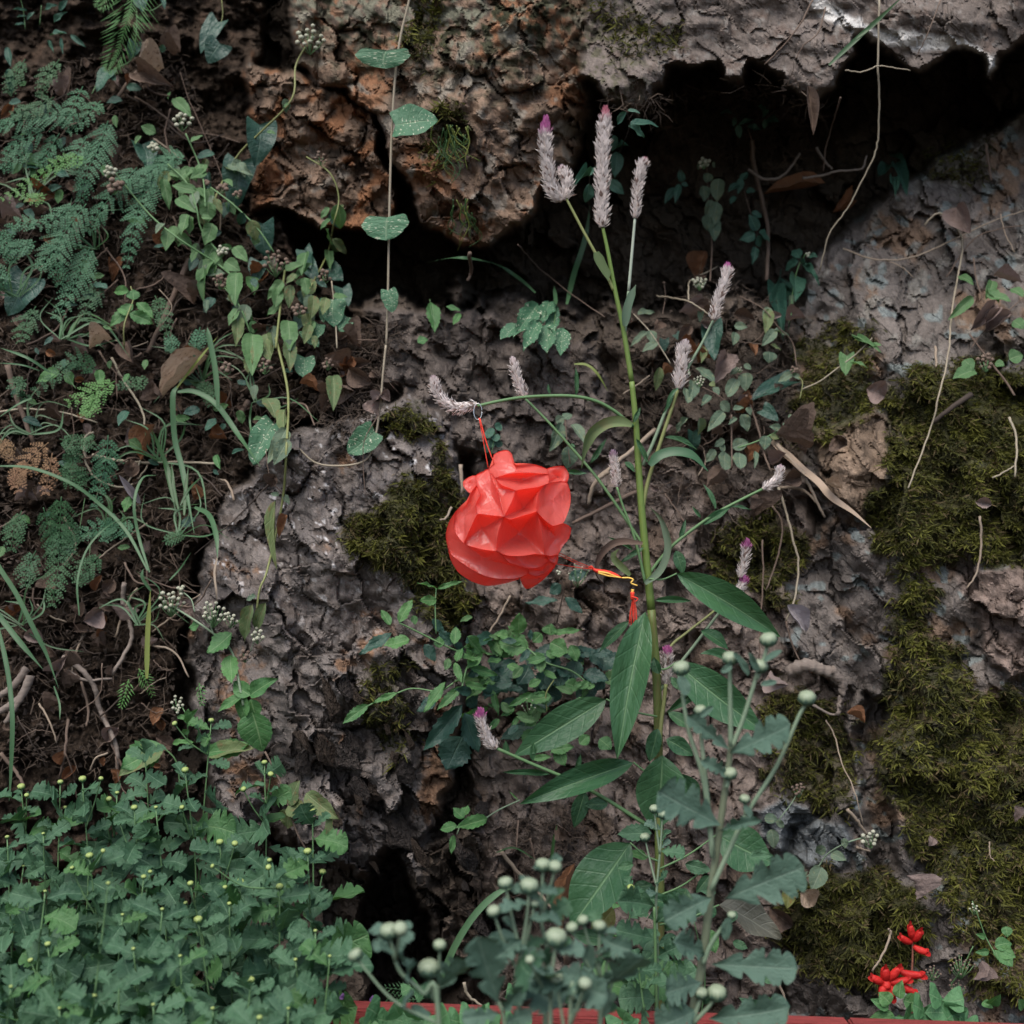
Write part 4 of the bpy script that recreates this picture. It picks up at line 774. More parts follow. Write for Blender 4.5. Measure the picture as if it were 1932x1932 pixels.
# ---- the tall pale one right of the cockscomb
YB = 1.66
tc_ = thing('chrysanthemum', P(*T22(60,2400), YB), 'tall pale chrysanthemum with thick stem and silvery leaves right of the cockscomb', 'plant')
stem(tc_, T22, [(60,2450),(90,1932),(145,1600),(195,1200),(240,870),(290,520),(305,390)], 7.6, 4.2, plain('chrysanthemum_stem', (.085,.095,.055), (.14,.17,.11), 14, .7), YB, 'stem', 8)
for pts in ([(195,1190),(300,960),(390,770),(560,500),(680,230),(726,150)],[(305,390),(302,180),(300,20),(302,-85)],[(310,400),(370,250),(430,60),(460,-50)],[(445,20),(480,-60),(512,-185)],[(205,1010),(185,820),(150,560),(70,300),(35,80),(30,-30)],[(205,1000),(170,620),(140,330),(135,215)],[(280,620),(295,570)],[(390,770),(384,710)],[(150,1600),(200,1480),(300,1340)],[(90,1932),(170,1850),(225,1780)],[(95,1920),(120,1840),(142,1780)]):
    stem(tc_, T22, pts, 3.8, 2.6, S_pale, YB-.01, 'side_shoot', 7)
for x, y, d in ((728,125,78),(302,-95,72),(515,-198,76),(467,-52,70),(30,-40,76),(135,193,56),(300,545,64),(382,685,48),(228,1762,84),(140,1762,60),(310,1330,40)): bud(tc_, P(*T22(x, y), YB-.012), d*.34*.5*mpp(YB), Vector((R.uniform(-.2,.2), -.3, 1)), True)
for x0,y0,x1,y1,w in ((305,430,640,275,215),(300,410,85,235,105),(250,830,-100,640,270),(265,1240,712,1060,280),(195,1600,672,1625,215),(185,1900,602,1850,220),(200,1230,-40,1360,190),(160,1560,-20,1480,180),(140,1700,-60,1760,190),(240,860,420,800,70),(290,560,180,480,90),(120,1850,-90,1932,220)):
    put('leaf', leaf_mesh('crys', R.randrange(8), G_near, fold=.2, droop=.1), tc_, P(*T22(x0,y0), YB-.01), P(*T22(x1,y1), YB-.03-R.uniform(0,.03)), w*.34*mpp(YB), (R.uniform(-.3,.3), -1, R.uniform(.2,.6)))
leaves(tc_, T22, [(470,50,562,28,36),(400,0,330,-130,44),(455,-20,400,-130,42),(490,-80,590,-140,40),(310,-60,250,-20,40),(135,230,210,170,40),(380,720,420,790,40),(20,0,60,110,70),(300,1340,270,1470,60)], 'oval', G_near, YB-.02)
# ---- two greener ones between it and the cockscomb
crys_plant(T12, [(1800,782,46),(1755,748,44),(1705,907,48)], (1770,2400), 2.05, 'slender chrysanthemum with three striped buds in front of the cockscomb stem', None, 4, .05, near_=True, mats=[G_crys,G_near], br_=(4.0,2.6), path=[(1770,1932),(1772,1500),(1765,1260),(1790,950)], low=.45)
crys_plant(T12, [(1625,1185,34)], (1660,2400), 2.08, 'short chrysanthemum with toothed pale green leaves at the foot of the cockscomb', None, 9, .07, mats=[G_crys,G_crysy], low=.35)
crys_plant(T12, [(1665,1590,36)], (1670,2400), 1.95, 'low chrysanthemum with a green bud in front of the red edging', None, 9, .06, mats=[G_crys], low=.3)
cx = thing('chrysanthemum', P(*T12(1760,2400), 2.0), 'broad-leaved chrysanthemum shoot clasping the base of the cockscomb', 'plant'); stem(cx, T12, [(1775,2450),(1770,1932),(1762,1500),(1755,1280)], 3.6, 2.6, S_grn, 2.0)
for x0,y0,x1,y1,w in ((1760,1280,1545,1255,175),(1765,1460,1560,1400,150),(1770,1370,1932,1240,190),(1770,1640,1560,1660,170),(1775,1800,1580,1790,190),(1770,1720,1960,1640,190),(1770,1880,1900,1850,170),(1760,1900,1600,1932,170),(1770,1560,1900,1500,140)):
    put('leaf', leaf_mesh('crys', R.randrange(8), G_crys), cx, P(*T12(x0,y0), 2.0), P(*T12(x1,y1), 1.98-R.uniform(0,.02)), w*.34*mpp(2.0), (R.uniform(-.3,.3), -1, R.uniform(.3,.7)))

# ------------------------------------------------------------------ plants on the wall
N3 = near(.030); N2 = near(.018); N5 = near(.05); N8 = near(.08)
HEAD = ico(1., 1); HW = HEAD.copy(); HW.materials.append(W_head); HB = HEAD.copy(); HB.materials.append(B_head)
def heads(parent, T, cx, cy, n, rad, size, Y, withered=False, sm=None, foot=None):
    """a loose cluster of small round flower heads on thin stalks"""
    x, y = T(cx, cy); D = dep(Y, x, y)-.01; s = SCALE[T]*mpp(D); c = P(x, y, D); ft = P(*T(*foot), D) if foot else c-Vector((0,0,rad*s*1.2)); mb = MB()
    for k in range(n):
        a = k*2.4; r = rad*s*math.sqrt((k+.5)/n); p = c+Vector((math.cos(a)*r, R.uniform(-1,1)*rad*s*.5, math.sin(a)*r*.8)); q = size*s*.5*R.uniform(.85,1.15)
        M = Matrix.Translation(p)@Matrix.Diagonal((q, q, q*.9, 1)); link(bpy.data.objects.new('flower_head', HB if withered else HW), parent, M)
        tube(mb, [ft, ft.lerp(p, .6)+Vector((0,0,-.1*r)), p], .0006, .0005, 4)
    mb.build('flower_stalk', sm or S_grn, parent)
def herb(name, loc, label, stems=(), lv=(), hd=(), cat='plant', group=None):
    T0 = stems[0][0] if stems else lv[0][0]; p0 = loc; t = thing(name, P(*p0, wall(*p0)-.01), label, cat, group)
    for T, pts, r0, r1, mat, Y in stems: stem(t, T, pts, r0, r1, mat, Y)
    for T, rows, kind, mat, Y in lv: leaves(t, T, rows, kind, mat, Y, tilt=.4)
    for T, cx, cy, n, rad, size, Y, wi in hd: heads(t, T, cx, cy, n, rad, size, Y, wi)
    return t
# the bare tan vine hanging from the slab
v = herb('hanging_vine', (770,-40), 'bare tan vine hanging straight down with a few spotted round leaves', [
 (T10,[(400,-120),(395,0),(350,190),(320,400),(300,700),(290,1000),(283,1300),(278,1600),(268,1932)],2.7,2.5,S_tan,lambda x,y: 2.47),
 (T11,[(266,40),(250,200),(230,420),(190,620),(130,690),(0,710),(-130,690),(-240,590)],2.5,2.2,S_tan,lambda x,y: 2.45)], [
 (T10,[(270,280,262,378,305),(315,690,545,640,205),(275,1205,262,1330,278),(280,1610,300,1730,95)],'round',G_vine,lambda x,y: 2.455),(T11,[(205,520,55,640,150)],'round',G_vine,lambda x,y: 2.45)])
for T, pts in ((T11,[(240,300),(200,330),(225,400)]),(T11,[(230,420),(150,560),(140,700),(150,850)])): stem(v, T, pts, 1.2, .6, S_brn, N5, 'tendril')
leaves(v, T11, [(245,300,200,360,60),(240,310,290,350,60),(230,350,215,430,50)], 'lance', D_pink, 2.45, 'dry_leaf', curl=.6)
# the drooping hairy herb on the bank
t = herb('drooping_herb', (520,500), 'straggling drooping herb with hairy wilted leaves and cream bud clusters on the bank', [
 (T00,[(1580,1500),(1550,1750),(1530,1932)],2.6,2.8,S_yel,N8),(T01,[(1530,0),(1590,250),(1600,400),(1590,600),(1575,850),(1540,1050),(1480,1300),(1440,1400),(1420,1560)],3.0,2.2,S_yel,N8),
 (T00,[(1170,1040),(1300,1140),(1430,1270),(1520,1400)],1.8,2.0,S_grn,N8),(T00,[(640,960),(830,1190),(1000,1330),(1200,1460),(1300,1540)],1.8,2.6,S_grn,N8),(T00,[(1030,740),(1100,900),(1130,1010),(1140,1150)],1.8,2.0,S_grn,N8),(T00,[(1700,250),(1640,370),(1620,550),(1450,730),(1330,850),(1240,1000),(1150,1200)],2.0,2.6,S_yel,N5),
 (T00,[(1700,870),(1830,960),(1880,1100),(1850,1250),(1820,1400),(1720,1600)],1.6,2.0,S_yel,N8),(T00,[(930,910),(1040,1020),(1090,1150),(1120,1280),(1230,1420)],1.8,2.2,S_grn,N8),(T00,[(1240,1590),(1330,1700),(1390,1850)],1.6,2.0,S_grn,N8)], [
 (T00,[(905,990,935,1150,60),(1090,1060,950,1020,70),(980,1100,1090,1170,80),(1160,1120,1150,1230,100),(1040,1190,990,1290,70),(1060,1200,1040,1300,60),(1180,1240,1130,1350,90),(1240,1000,1290,1020,50),(1050,930,1090,1000,60),(1210,1400,1170,1470,60),(1250,1450,1330,1500,80),(1300,1370,1370,1440,70),(1310,1510,1300,1680,95),(1130,1480,1110,1660,60),(1180,1440,1080,1560,90),(1320,1700,1410,1780,50),(1420,1310,1410,1360,50),(1480,730,1530,740,30),(1600,575,1570,590,30),(1060,790,1120,740,40),(960,545,1060,640,70)],'ovate',G_herb,N8),
 (T00,[(1320,1710,1265,1800,60),(1570,1560,1480,1650,70),(1540,1600,1530,1700,70),(1690,1540,1700,1640,60),(1600,1780,1600,1925,100),(1400,1850,1400,2060,120),(1580,1500,1680,1460,60),(1700,1400,1660,1500,70),(1880,1130,1880,1280,90),(1820,1390,1830,1470,50),(1850,1650,1930,1640,60),(1130,910,1100,980,70)],'ovate',G_herb,N8),
 (T00,[(1610,1580,1600,1700,60),(1480,1850,1480,1990,80),(1320,1750,1310,1900,70),(1810,1650,1790,1740,60),(1720,1800,1690,1900,60),(1740,1640,1730,1760,70)],'ovate',G_wilt,N8),
 (T01,[(1480,330,1530,430,100),(1580,400,1550,500,70),(1850,210,1850,360,90),(1400,1480,1330,1690,90),(1470,1470,1410,1640,70),(1530,900,1490,1240,60),(1420,20,1400,110,110),(1470,10,1490,110,90),(1380,110,1370,190,60),(1600,20,1620,160,80)],'ovate',G_wilt,N8),
 (T01,[(1420,260,1400,340,50),(1590,500,1490,680,90),(1600,560,1520,700,90),(1570,870,1610,920,40),(1550,870,1500,860,30),(1420,1430,1360,1450,40),(1580,60,1640,10,70)],'ovate',G_dull,N8),(T01,[(1520,480,1400,690,150),(1690,110,1680,215,120)],'round',G_vine,N5)], [
 (T00,1720,210,14,80,30,N5,False),(T00,1010,665,9,55,28,N8,False),(T00,850,815,7,30,28,N8,False),(T00,605,950,9,34,28,N8,False),(T00,635,1030,9,44,36,N8,True),(T00,1235,1040,6,30,30,N8,True),(T00,1320,1075,5,25,28,N8,True),(T00,1780,875,7,36,20,N8,True),(T00,1230,1390,9,32,24,N8,False),(T00,1220,1560,12,40,26,N8,True),(T00,1530,1450,15,75,28,N8,True),(T00,1660,1720,10,40,28,N8,True),(T00,1800,1530,8,40,28,N8,True),(T00,1150,1010,3,14,26,N8,True),(T01,1260,165,8,35,30,N8,True),(T01,1470,150,8,45,26,N8,True),(T01,1820,140,8,34,24,N8,True)])
leaves(t, T01, [(1590,980,1545,1110,50)], 'lance', D_org, N8, 'dry_leaf', curl=.6)
HB_ = [[(1580,1500),(1550,1750),(1530,1932)],[(1170,1040),(1300,1140),(1430,1270),(1520,1400)],[(830,1190),(1000,1330),(1200,1460),(1300,1540)],[(1040,760),(1100,900),(1130,1010),(1140,1150)],[(1620,550),(1450,730),(1330,850),(1240,1000),(1150,1200)],[(1880,1100),(1850,1250),(1820,1400),(1720,1600)],[(930,910),(1040,1020),(1090,1150),(1120,1280),(1230,1420)],[(1240,1590),(1330,1700),(1390,1850)],[(1100,1300),(1150,1500),(1200,1700)],[(1640,1500),(1700,1700),(1750,1900)]]
for i in range(78):
    ln_ = R.choice(HB_); k_ = R.randrange(len(ln_)-1); u_ = R.random(); x_ = ln_[k_][0]+(ln_[k_+1][0]-ln_[k_][0])*u_+R.uniform(-45,45); y_ = ln_[k_][1]+(ln_[k_+1][1]-ln_[k_][1])*u_+R.uniform(-30,30); L_ = R.uniform(55,130); an_ = math.pi/2+R.gauss(0,.75)
    leaves(t, T00, [(x_, y_, x_+math.cos(an_)*L_, y_+math.sin(an_)*L_, L_*R.uniform(.45,.7))], 'ovate', R.choice([G_herb,G_herb,G_dull,G_wilt,G_dark]), near(R.uniform(.04,.09)))
# spotted plants among it
herb('spotted_herb', (600,620), 'low plant with brown-spotted round leaves beside the bare tan vine', [(T00,[(1840,1560),(1860,1750),(1870,1932)],1.6,1.6,S_tan,N5)], [(T00,[(1850,1660,1850,1790,150),(1800,1680,1790,1780,60),(1930,1760,1890,1830,90),(1770,1800,1720,1890,100),(1690,1830,1760,1910,80)],'round',G_vine,N5),(T00,[(1830,1490,1900,1560,110),(1900,1600,1932,1700,100),(1690,1730,1640,1830,90)],'heart',G_dark,N3)])
# heart-leaved climber
herb('heart_leaf_climber', (420,330), 'dark blue-green climber with heart-shaped leaves between the bank and the brown boulder', [(T00,[(1000,400),(1050,560),(1080,620),(1200,900),(1240,1000)],1.,1.,S_brn,N3),(T00,[(1060,735),(1200,750),(1330,790)],.9,.9,S_brn,N3),(T00,[(1230,0),(1235,90),(1210,180)],1.,1.,S_yel,N3)], [(T00,[(1440,690,1420,910,175),(1330,900,1270,1160,190),(1460,1240,1470,1430,160),(1440,1450,1420,1560,110),(1210,120,1110,265,115),(1220,240,1150,345,145),(790,800,820,910,140),(1690,1390,1720,1490,90),(1700,1450,1760,1550,100)],'heart',G_dark,N3)])
herb('heart_leaf_climber', (60,530), 'single large dark heart-shaped leaf under the lacy ferns', [(T00,[(250,1500),(180,1540),(120,1560)],1.,1.,S_brn,N3)], [(T00,[(150,1540,22,1735,230)],'heart',G_dark,N5)])
herb('bindweed', (250,20), 'pale twining bindweed with small arrow leaves below the pinnate fern', [(T00,[(760,20),(830,60),(900,20),(930,-20)],1.3,1.,S_grn,N5),(T00,[(760,60),(755,200),(730,330),(640,380),(560,430),(510,520)],1.3,1.,S_grn,N5)], [(T00,[(770,-20,790,55,90),(745,235,715,330,75),(900,0,915,45,30),(600,395,525,490,100),(620,420,640,450,40)],'heart',G_teal,N5)])
# small plants on the bank
herb('seedling', (250,560), 'small seedling with five shiny green leaves in the leaf litter', [(T00,[(690,1932),(690,1800),(740,1660),(725,1590)],1.8,1.2,S_yel,N5)], [(T00,[(740,1690,600,1800,75),(720,1740,850,1795,75),(760,1680,850,1760,60),(745,1665,740,1605,75),(700,1750,650,1710,40)],'tooth',G_mid,N5)])
herb('seedling', (130,740), 'two-leaved green sprig poking from the small fern', [(T01,[(340,190),(370,210),(420,280)],1.2,1.,S_grn,N5)], [(T01,[(330,185,200,235,75),(370,190,400,260,65)],'ovate',G_mid,N5)])
herb('seedling', (110,300), 'pale green sprig with roundish leaves inside the lacy fern', [(T00,[(130,860),(130,960)],1.,1.,S_grn,N5)], [(T00,[(130,890,240,920,60),(120,910,70,960,45),(180,920,180,990,40),(160,850,190,900,40)],'ovate',G_mid,N5)])
herb('leafy_weed', (60,60), 'blurry grey-green weed in the shaded upper bank', [(T00,[(140,160),(130,60),(110,-20)],1.,.8,S_grn,N5),(T00,[(220,140),(230,30)],1.,.8,S_grn,N5)], [(T00,[(150,90,90,95,22),(150,60,70,50,22),(150,110,190,60,22),(140,140,80,130,26),(300,130,360,60,40),(250,60,310,20,40),(330,60,370,0,40),(280,200,360,170,40),(50,380,65,525,48),(40,260,60,370,40),(390,190,480,265,30),(270,220,300,300,20),(340,210,350,300,20)],'lance',G_teal,N5)])
# flowering herb above the chrysanthemums
t = herb('flowering_herb', (455,1370), 'upright herb with clusters of small cream flower heads above the chrysanthemums', [(T01,[(960,1490),(1100,1580),(1220,1670),(1290,1750),(1320,1880),(1350,2040)],2.,3.,S_pale,N8),(T01,[(1080,1520),(1060,1450),(1000,1400)],1.4,1.2,S_pale,N8),(T01,[(1190,1650),(1170,1600),(1180,1550)],1.4,1.2,S_pale,N8),(T01,[(1390,1740),(1410,1680)],1.2,1.,S_pale,N8)], [(T01,[(1290,1640,1150,1750,120),(1280,1760,1285,1910,100),(1110,1590,1050,1610,60),(1300,1590,1370,1560,20)],'tooth',G_mid,N8),(T02,[(1390,110,1285,25,95),(1390,110,1512,15,95),(1370,120,1318,242,120),(1390,130,1420,240,120),(1400,200,1440,430,200),(1350,100,1200,195,60)],'ovate',G_mid,N8)], [(T01,950,1460,17,75,26,N8,False),(T01,1185,1520,15,75,26,N8,False),(T01,1280,1560,7,42,26,N8,False),(T01,1000,1395,4,22,26,N8,False),(T01,1430,1645,8,45,26,N8,False),(T01,1360,1760,8,35,26,N8,True)])
herb('flowering_herb', (335,1345), 'small weed with tiny white flower heads beside the short fern', [(T02,[(1040,350),(1040,240),(1010,170)],1.4,1.,S_grn,N8)], [(T02,[(1040,280,1080,190,50),(1030,240,980,220,40),(1050,300,1000,330,40),(1035,260,1050,180,50)],'tooth',G_mid,N8)], [(T02,985,145,8,45,22,N8,False),(T02,985,190,4,20,20,N8,False)])
herb('coarse_weed', (545,1480), 'coarse weed with crinkled wilting leaves hanging over the dark broken rock', [(T02,[(1470,420),(1560,600),(1640,850),(1700,970)],2.,2.,S_brn,N8)], [(T02,[(1600,710,1640,585,120),(1700,650,1860,790,110),(1610,740,1580,855,110),(1600,720,1700,765,110),(1840,760,1820,940,50),(900,395,655,520,160),(1160,440,1385,385,110),(1420,850,1340,930,80)],'ovate',G_wilt,N8)])
herb('coarse_weed', (330,1420), 'broad dark-veined leaves standing behind the chrysanthemum buds', [(T02,[(900,390),(980,480),(1000,650)],1.6,1.6,S_grn,N8)], [(T02,[(900,385,670,515,170),(1150,430,1390,385,120),(960,380,1080,370,40),(1130,300,1110,240,36)],'tooth',G_mid,N8)])

# ---- the scrambling herb under the paper flower
N10 = near(.10)
sr = [(T11,[(340,1580),(480,1650),(620,1720),(720,1760)],1.8,2.,S_grn,N10),(T11,[(545,1640),(540,1500),(545,1390)],1.5,1.2,S_grn,N10),(T11,[(690,1932),(720,1820),(780,1750)],1.8,1.6,S_grn,N10),(T11,[(1215,1580),(1250,1400),(1225,1330)],1.6,1.,S_drk,N10),(T11,[(1050,1720),(1150,1800),(1300,1850),(1400,1932)],2.,2.,S_grn,N10),(T12,[(30,265),(180,160),(330,95),(420,70),(560,85),(640,40)],1.6,1.6,S_grn,N10),(T12,[(820,790),(900,740),(1010,690)],1.6,1.8,S_pale,N8),(T12,[(660,880),(700,800),(820,790)],1.4,1.4,S_pale,N8),(T12,[(1160,200),(1155,100),(1200,20)],1.4,1.4,S_yel,N10),(T12,[(890,220),(860,80)],1.2,1.2,S_grn,N10),(T12,[(1180,430),(1250,380),(1330,300)],1.4,1.4,S_grn,N10)]
lm = [(340,1580,415,1450,66),(290,1595,238,1505,52),(398,1675,250,1700,85),(545,1455,452,1455,60),(550,1395,692,1350,32),(540,1390,440,1358,26),(560,1720,560,1655,62),(645,1700,655,1598,62),(660,1800,690,1720,50),(730,1832,902,1868,54),(650,1800,688,1912,44),(1005,1640,1010,1525,92),(1180,1650,1180,1585,90),(1050,1720,885,1690,110),(1180,1640,1355,1620,42),(1180,1690,1275,1750,100),(1000,1660,945,1595,30),(1130,1640,1080,1690,70),(720,1830,800,1760,50),(880,1650,960,1660,50)]
lm2 = [(170,160,25,265,62),(330,95,190,152,40),(600,35,478,205,66),(690,60,550,188,54),(700,45,822,72,52),(860,80,892,215,40),(890,240,840,300,40),(1080,95,940,170,44),(1060,60,1130,20,50),(1260,40,1340,75,80),(1180,420,1310,390,70),(1080,460,1180,445,40),(1070,190,1050,270,30),(1120,150,1190,120,40),(1220,400,1260,500,80),(1340,380,1400,330,70),(1450,350,1520,400,90),(830,795,660,840,76),(700,790,640,730,60),(640,880,630,990,40),(660,830,560,850,60),(690,780,720,720,60),(1000,690,950,640,10),(980,180,905,220,40),(1010,220,960,290,30)]
ld = [(480,1700,545,1790,70),(300,1640,115,1760,66),(640,1700,560,1620,70),(700,1750,640,1690,70),(1190,1700,1090,1840,120),(1270,1750,1465,1728,72),(900,1760,860,1850,90),(980,1790,900,1890,110),(1060,1820,1000,1920,110),(1150,1850,1130,1950,120),(1250,1830,1220,1932,120),(1330,1790,1290,1900,110),(1400,1830,1420,1932,100),(940,1830,880,1930,100),(1100,1740,1060,1830,100),(1300,1720,1360,1800,80),(800,1890,880,1850,80),(1180,1760,1180,1870,110),(1400,1740,1470,1820,80),(520,1560,600,1640,60)]
ld2 = [(690,160,470,415,110),(690,335,600,525,190),(700,205,785,425,115),(730,80,765,185,90),(560,120,440,200,80),(960,40,800,110,120),(1050,20,960,80,110),(900,180,1000,140,90),(1090,280,900,350,90),(1240,120,1120,60,110),(1320,120,1440,60,120),(1180,80,1090,120,90),(1000,330,1090,260,80),(860,30,820,120,80)]
t = herb('scrambling_herb', (960,1270), 'tangled green scrambling herb with pointed toothed leaves below the paper flower', sr, [(T11,lm,'tooth',G_mid,N10),(T12,lm2,'tooth',G_mid,N10),(T11,ld,'tooth',G_dark,N8),(T12,ld2,'tooth',G_dark,N5)], [(T11,1225,1300,3,14,18,N10,False),(T11,1330,1300,9,70,12,N10,False),(T12,1060,160,8,50,10,N10,False)])
leaves(t, T11, [(1240,1370,1175,1420,70),(1280,1340,1380,1290,70),(1220,1460,1040,1470,60),(1260,1440,1360,1525,66)], 'tooth', G_dark, N10)
POLYH = [(700,1150),(830,1120),(1000,1190),(1140,1240),(1130,1330),(1000,1380),(860,1330),(720,1290)]
def fill(t_, poly, n_, kinds, mats_, offs, L0, L1):
    for i in range(n_):
        x = y = 0
        while True:
            x = R.uniform(min(p[0] for p in poly), max(p[0] for p in poly)); y = R.uniform(min(p[1] for p in poly), max(p[1] for p in poly)); c = False
            for k in range(len(poly)):
                (ax_, ay_), (bx_, by_) = poly[k], poly[k-1]
                if (ay_ > y) != (by_ > y) and x < (bx_-ax_)*(y-ay_)/(by_-ay_)+ax_: c = not c
            if c: break
        an = R.uniform(-.6, math.pi+.6); L_ = R.uniform(L0, L1); leaves(t_, ID, [(x, y, x+math.cos(an)*L_, y+math.sin(an)*L_*.8, L_*R.uniform(.4,.65))], R.choice(kinds), R.choice(mats_), near(R.uniform(*offs)) if offs[0] < 1 else R.uniform(*offs))
fill(t, [(840,1190),(1000,1180),(1140,1240),(1140,1330),(1000,1380),(880,1330)], 70, ['tooth'], [G_mid,G_dark,G_dark,G_mid,G_herb], (.05,.12), 22, 52)
fill(t, POLYH, 22, ['tooth'], [G_mid,G_herb], (.09,.12), 20, 42)
fw = herb('weed_clump', (1150,1850), 'low mixed green weeds at the foot of the cockscomb', [(ID,[(1150,1932),(1160,1850),(1170,1760)],1.8,1.2,S_grn,2.3),(ID,[(1320,1932),(1330,1840),(1310,1740)],1.8,1.2,S_grn,2.3)], [])
fill(fw, [(1080,1740),(1240,1560),(1420,1600),(1470,1760),(1480,1932),(1060,1932)], 46, ['lance','tooth','ovate'], [G_main,G_crys,G_mid,G_crys], (2.1,2.3), 28, 70)
bw = herb('weed_clump', (120,960), 'scattered small green weeds growing through the litter of the bank', [(ID,[(150,1000),(160,940)],1.2,.9,S_grn,N5)], [])
fill(bw, [(0,150),(330,60),(460,420),(600,600),(560,760),(420,900),(330,1100),(0,1100)], 85, ['ovate','tooth','narrow'], [G_dark,G_teal,G_mid,G_herb,G_dark], (.03,.07), 16, 40)
# ---- small weeds on the ledge
herb('ledge_fern', (815,595), 'tiny toothed sprig on the ledge right of the tan vine', [(T10,[(510,1660),(520,1740),(540,1800)],1.,.7,S_grn,N3)], [(T10,[(520,1680,545,1815,80),(600,1700,680,1720,40),(680,1740,640,1800,40),(440,1900,500,1880,60)],'tooth',G_mid,N3)])
herb('ledge_weed', (1010,600), 'insect-eaten fern-like weed with drooping perforated leaves on the ledge', [(T10,[(1210,1690),(1150,1700),(1060,1720)],1.4,1.,S_grn,N5),(T10,[(1200,1590),(1210,1700),(1200,1800)],1.4,1.4,S_grn,N5)], [(T10,[(1110,1690,990,1850,110),(1170,1680,1130,1790,100),(1190,1700,1185,1850,90),(1120,1780,1035,1932,90),(1170,1800,1160,1950,110),(1250,1820,1240,1965,100),(1000,1800,900,1880,90)],'tooth',G_vine,N5)])
herb('ledge_weed', (890,820), 'small clover-like weed behind the upper string of the paper flower', [(T11,[(870,520),(860,600),(850,650)],1.,1.,S_grn,N3)], [(T11,[(860,500,830,560,50),(870,500,910,480,50),(850,560,900,545,50),(880,570,910,600,40),(830,580,820,640,40),(870,550,850,610,40)],'oval',G_teal,N3)])
herb('ledge_weed', (1190,800), 'dusty broad-leaved weed on the rock behind the arching cockscomb branch', [(T11,[(1260,450),(1270,560),(1290,700)],1.2,1.2,S_brn,N3)], [(T11,[(1240,470,1190,620,80),(1300,480,1370,560,70),(1280,600,1280,730,100),(1250,450,1300,420,60),(1210,470,1260,440,60)],'ovate',G_dull,N3)])
# ---- creepers in the hollow under the slab
herb('cave_creeper', (1180,330), 'dark creeper with paired teal leaves in the hollow behind the tallest spike', [(T10,[(1600,620),(1620,700),(1560,850),(1500,1000),(1470,1080)],1.,1.,S_drk,near(.25)),(T10,[(1400,970),(1390,1080),(1400,1200)],1.,1.,S_drk,near(.2))], [(T10,[(1600,620,1548,692,46),(1605,612,1677,615,28),(1615,690,1788,665,62),(1612,700,1712,756,66),(1525,750,1540,845,66),(1550,840,1545,972,78),(1500,1000,1588,1072,64),(1400,965,1318,965,42),(1400,970,1425,930,32),(1395,1020,1375,1132,62),(1530,830,1600,780,40)],'lance',G_teal,near(.25))])
herb('cave_creeper', (1290,340), 'few teal leaves beside the column of dusty leaves in the hollow', [(T20,[(25,930),(20,1030),(10,1130)],.9,.9,S_drk,near(.15))], [(T20,[(30,1010,25,938,46),(20,1020,0,1110,42),(-10,1040,-60,1120,44),(30,1020,70,1030,30)],'lance',G_teal,near(.15))])
herb('cave_creeper', (1410,230), 'small bright-leaved creeper just under the lip of the slab', [(T20,[(395,700),(420,780),(430,900)],.9,.9,S_brn,near(.15)),(T20,[(310,640),(350,690)],.8,.8,S_drk,near(.15))], [(T20,[(350,690,432,665,36),(345,690,355,768,40),(395,700,472,722,46),(490,650,455,590,36),(500,670,562,665,52),(495,660,490,718,32),(310,630,258,612,30),(325,650,320,700,30)],'lance',G_teal,near(.15))])
herb('cave_creeper', (1690,320), 'dark four-leaved creeper on the sloping cave floor', [(T20,[(1200,900),(1210,1000),(1215,1080)],.9,.9,S_drk,near(.03))], [(T20,[(1190,910,1122,985,72),(1210,900,1292,985,76),(1185,865,1276,880,38),(1200,985,1225,1055,52)],'lance',G_dark,near(.05))])
herb('column_herb', (1345,440), 'column of dusty drooping leaves with a cream bud cluster in the hollow', [(T20,[(170,900),(180,1100),(200,1350),(190,1560)],1.6,2.,S_brn,near(.1))], [(T20,[(180,960,170,1015,62),(150,1030,165,1115,72),(240,990,225,1115,82),(200,1110,170,1205,62),(230,1120,190,1265,74),(200,1200,220,1335,82),(170,1190,190,1290,60),(200,905,220,930,34),(140,910,120,940,34)],'ovate',G_dull,near(.11))], [(T20,155,900,9,32,24,near(.12),False),(T20,130,1565,11,40,22,near(.1),False)])
herb('cave_creeper', (1430,440), 'teal leafy tuft beside the leaning brown stick', [(T20,[(380,1060),(420,1200),(450,1290),(440,1440)],1.1,1.1,S_brn,near(.1))], [(T20,[(450,1280,410,1190,66),(440,1300,360,1325,62),(460,1290,530,1330,70),(450,1310,475,1370,62),(420,1180,482,1200,42),(440,1370,430,1455,42),(350,1020,290,1060,46),(360,1000,400,950,40),(360,990,350,1070,44),(390,1060,440,1060,40),(330,1090,300,1130,40)],'ovate',G_teal,near(.11))])
herb('cave_creeper', (1520,500), 'bluish leafy sprig at the mouth of the hollow above the grey rock', [(T20,[(720,1410),(680,1480),(650,1600),(640,1750)],1.4,1.2,S_grn,near(.05))], [(T20,[(690,1430,655,1375,62),(680,1450,592,1492,76),(690,1460,745,1440,62),(700,1470,792,1532,42),(660,1530,690,1625,96),(740,1420,780,1415,40)],'ovate',G_teal,near(.06)),(T20,[(545,1580,595,1765,95)],'ovate',G_dark,near(.04)),(T20,[(510,1700,500,1830,60),(640,1640,630,1790,30)],'ovate',G_dull,near(.04))], [(T20,732,1412,4,14,16,near(.06),False)])
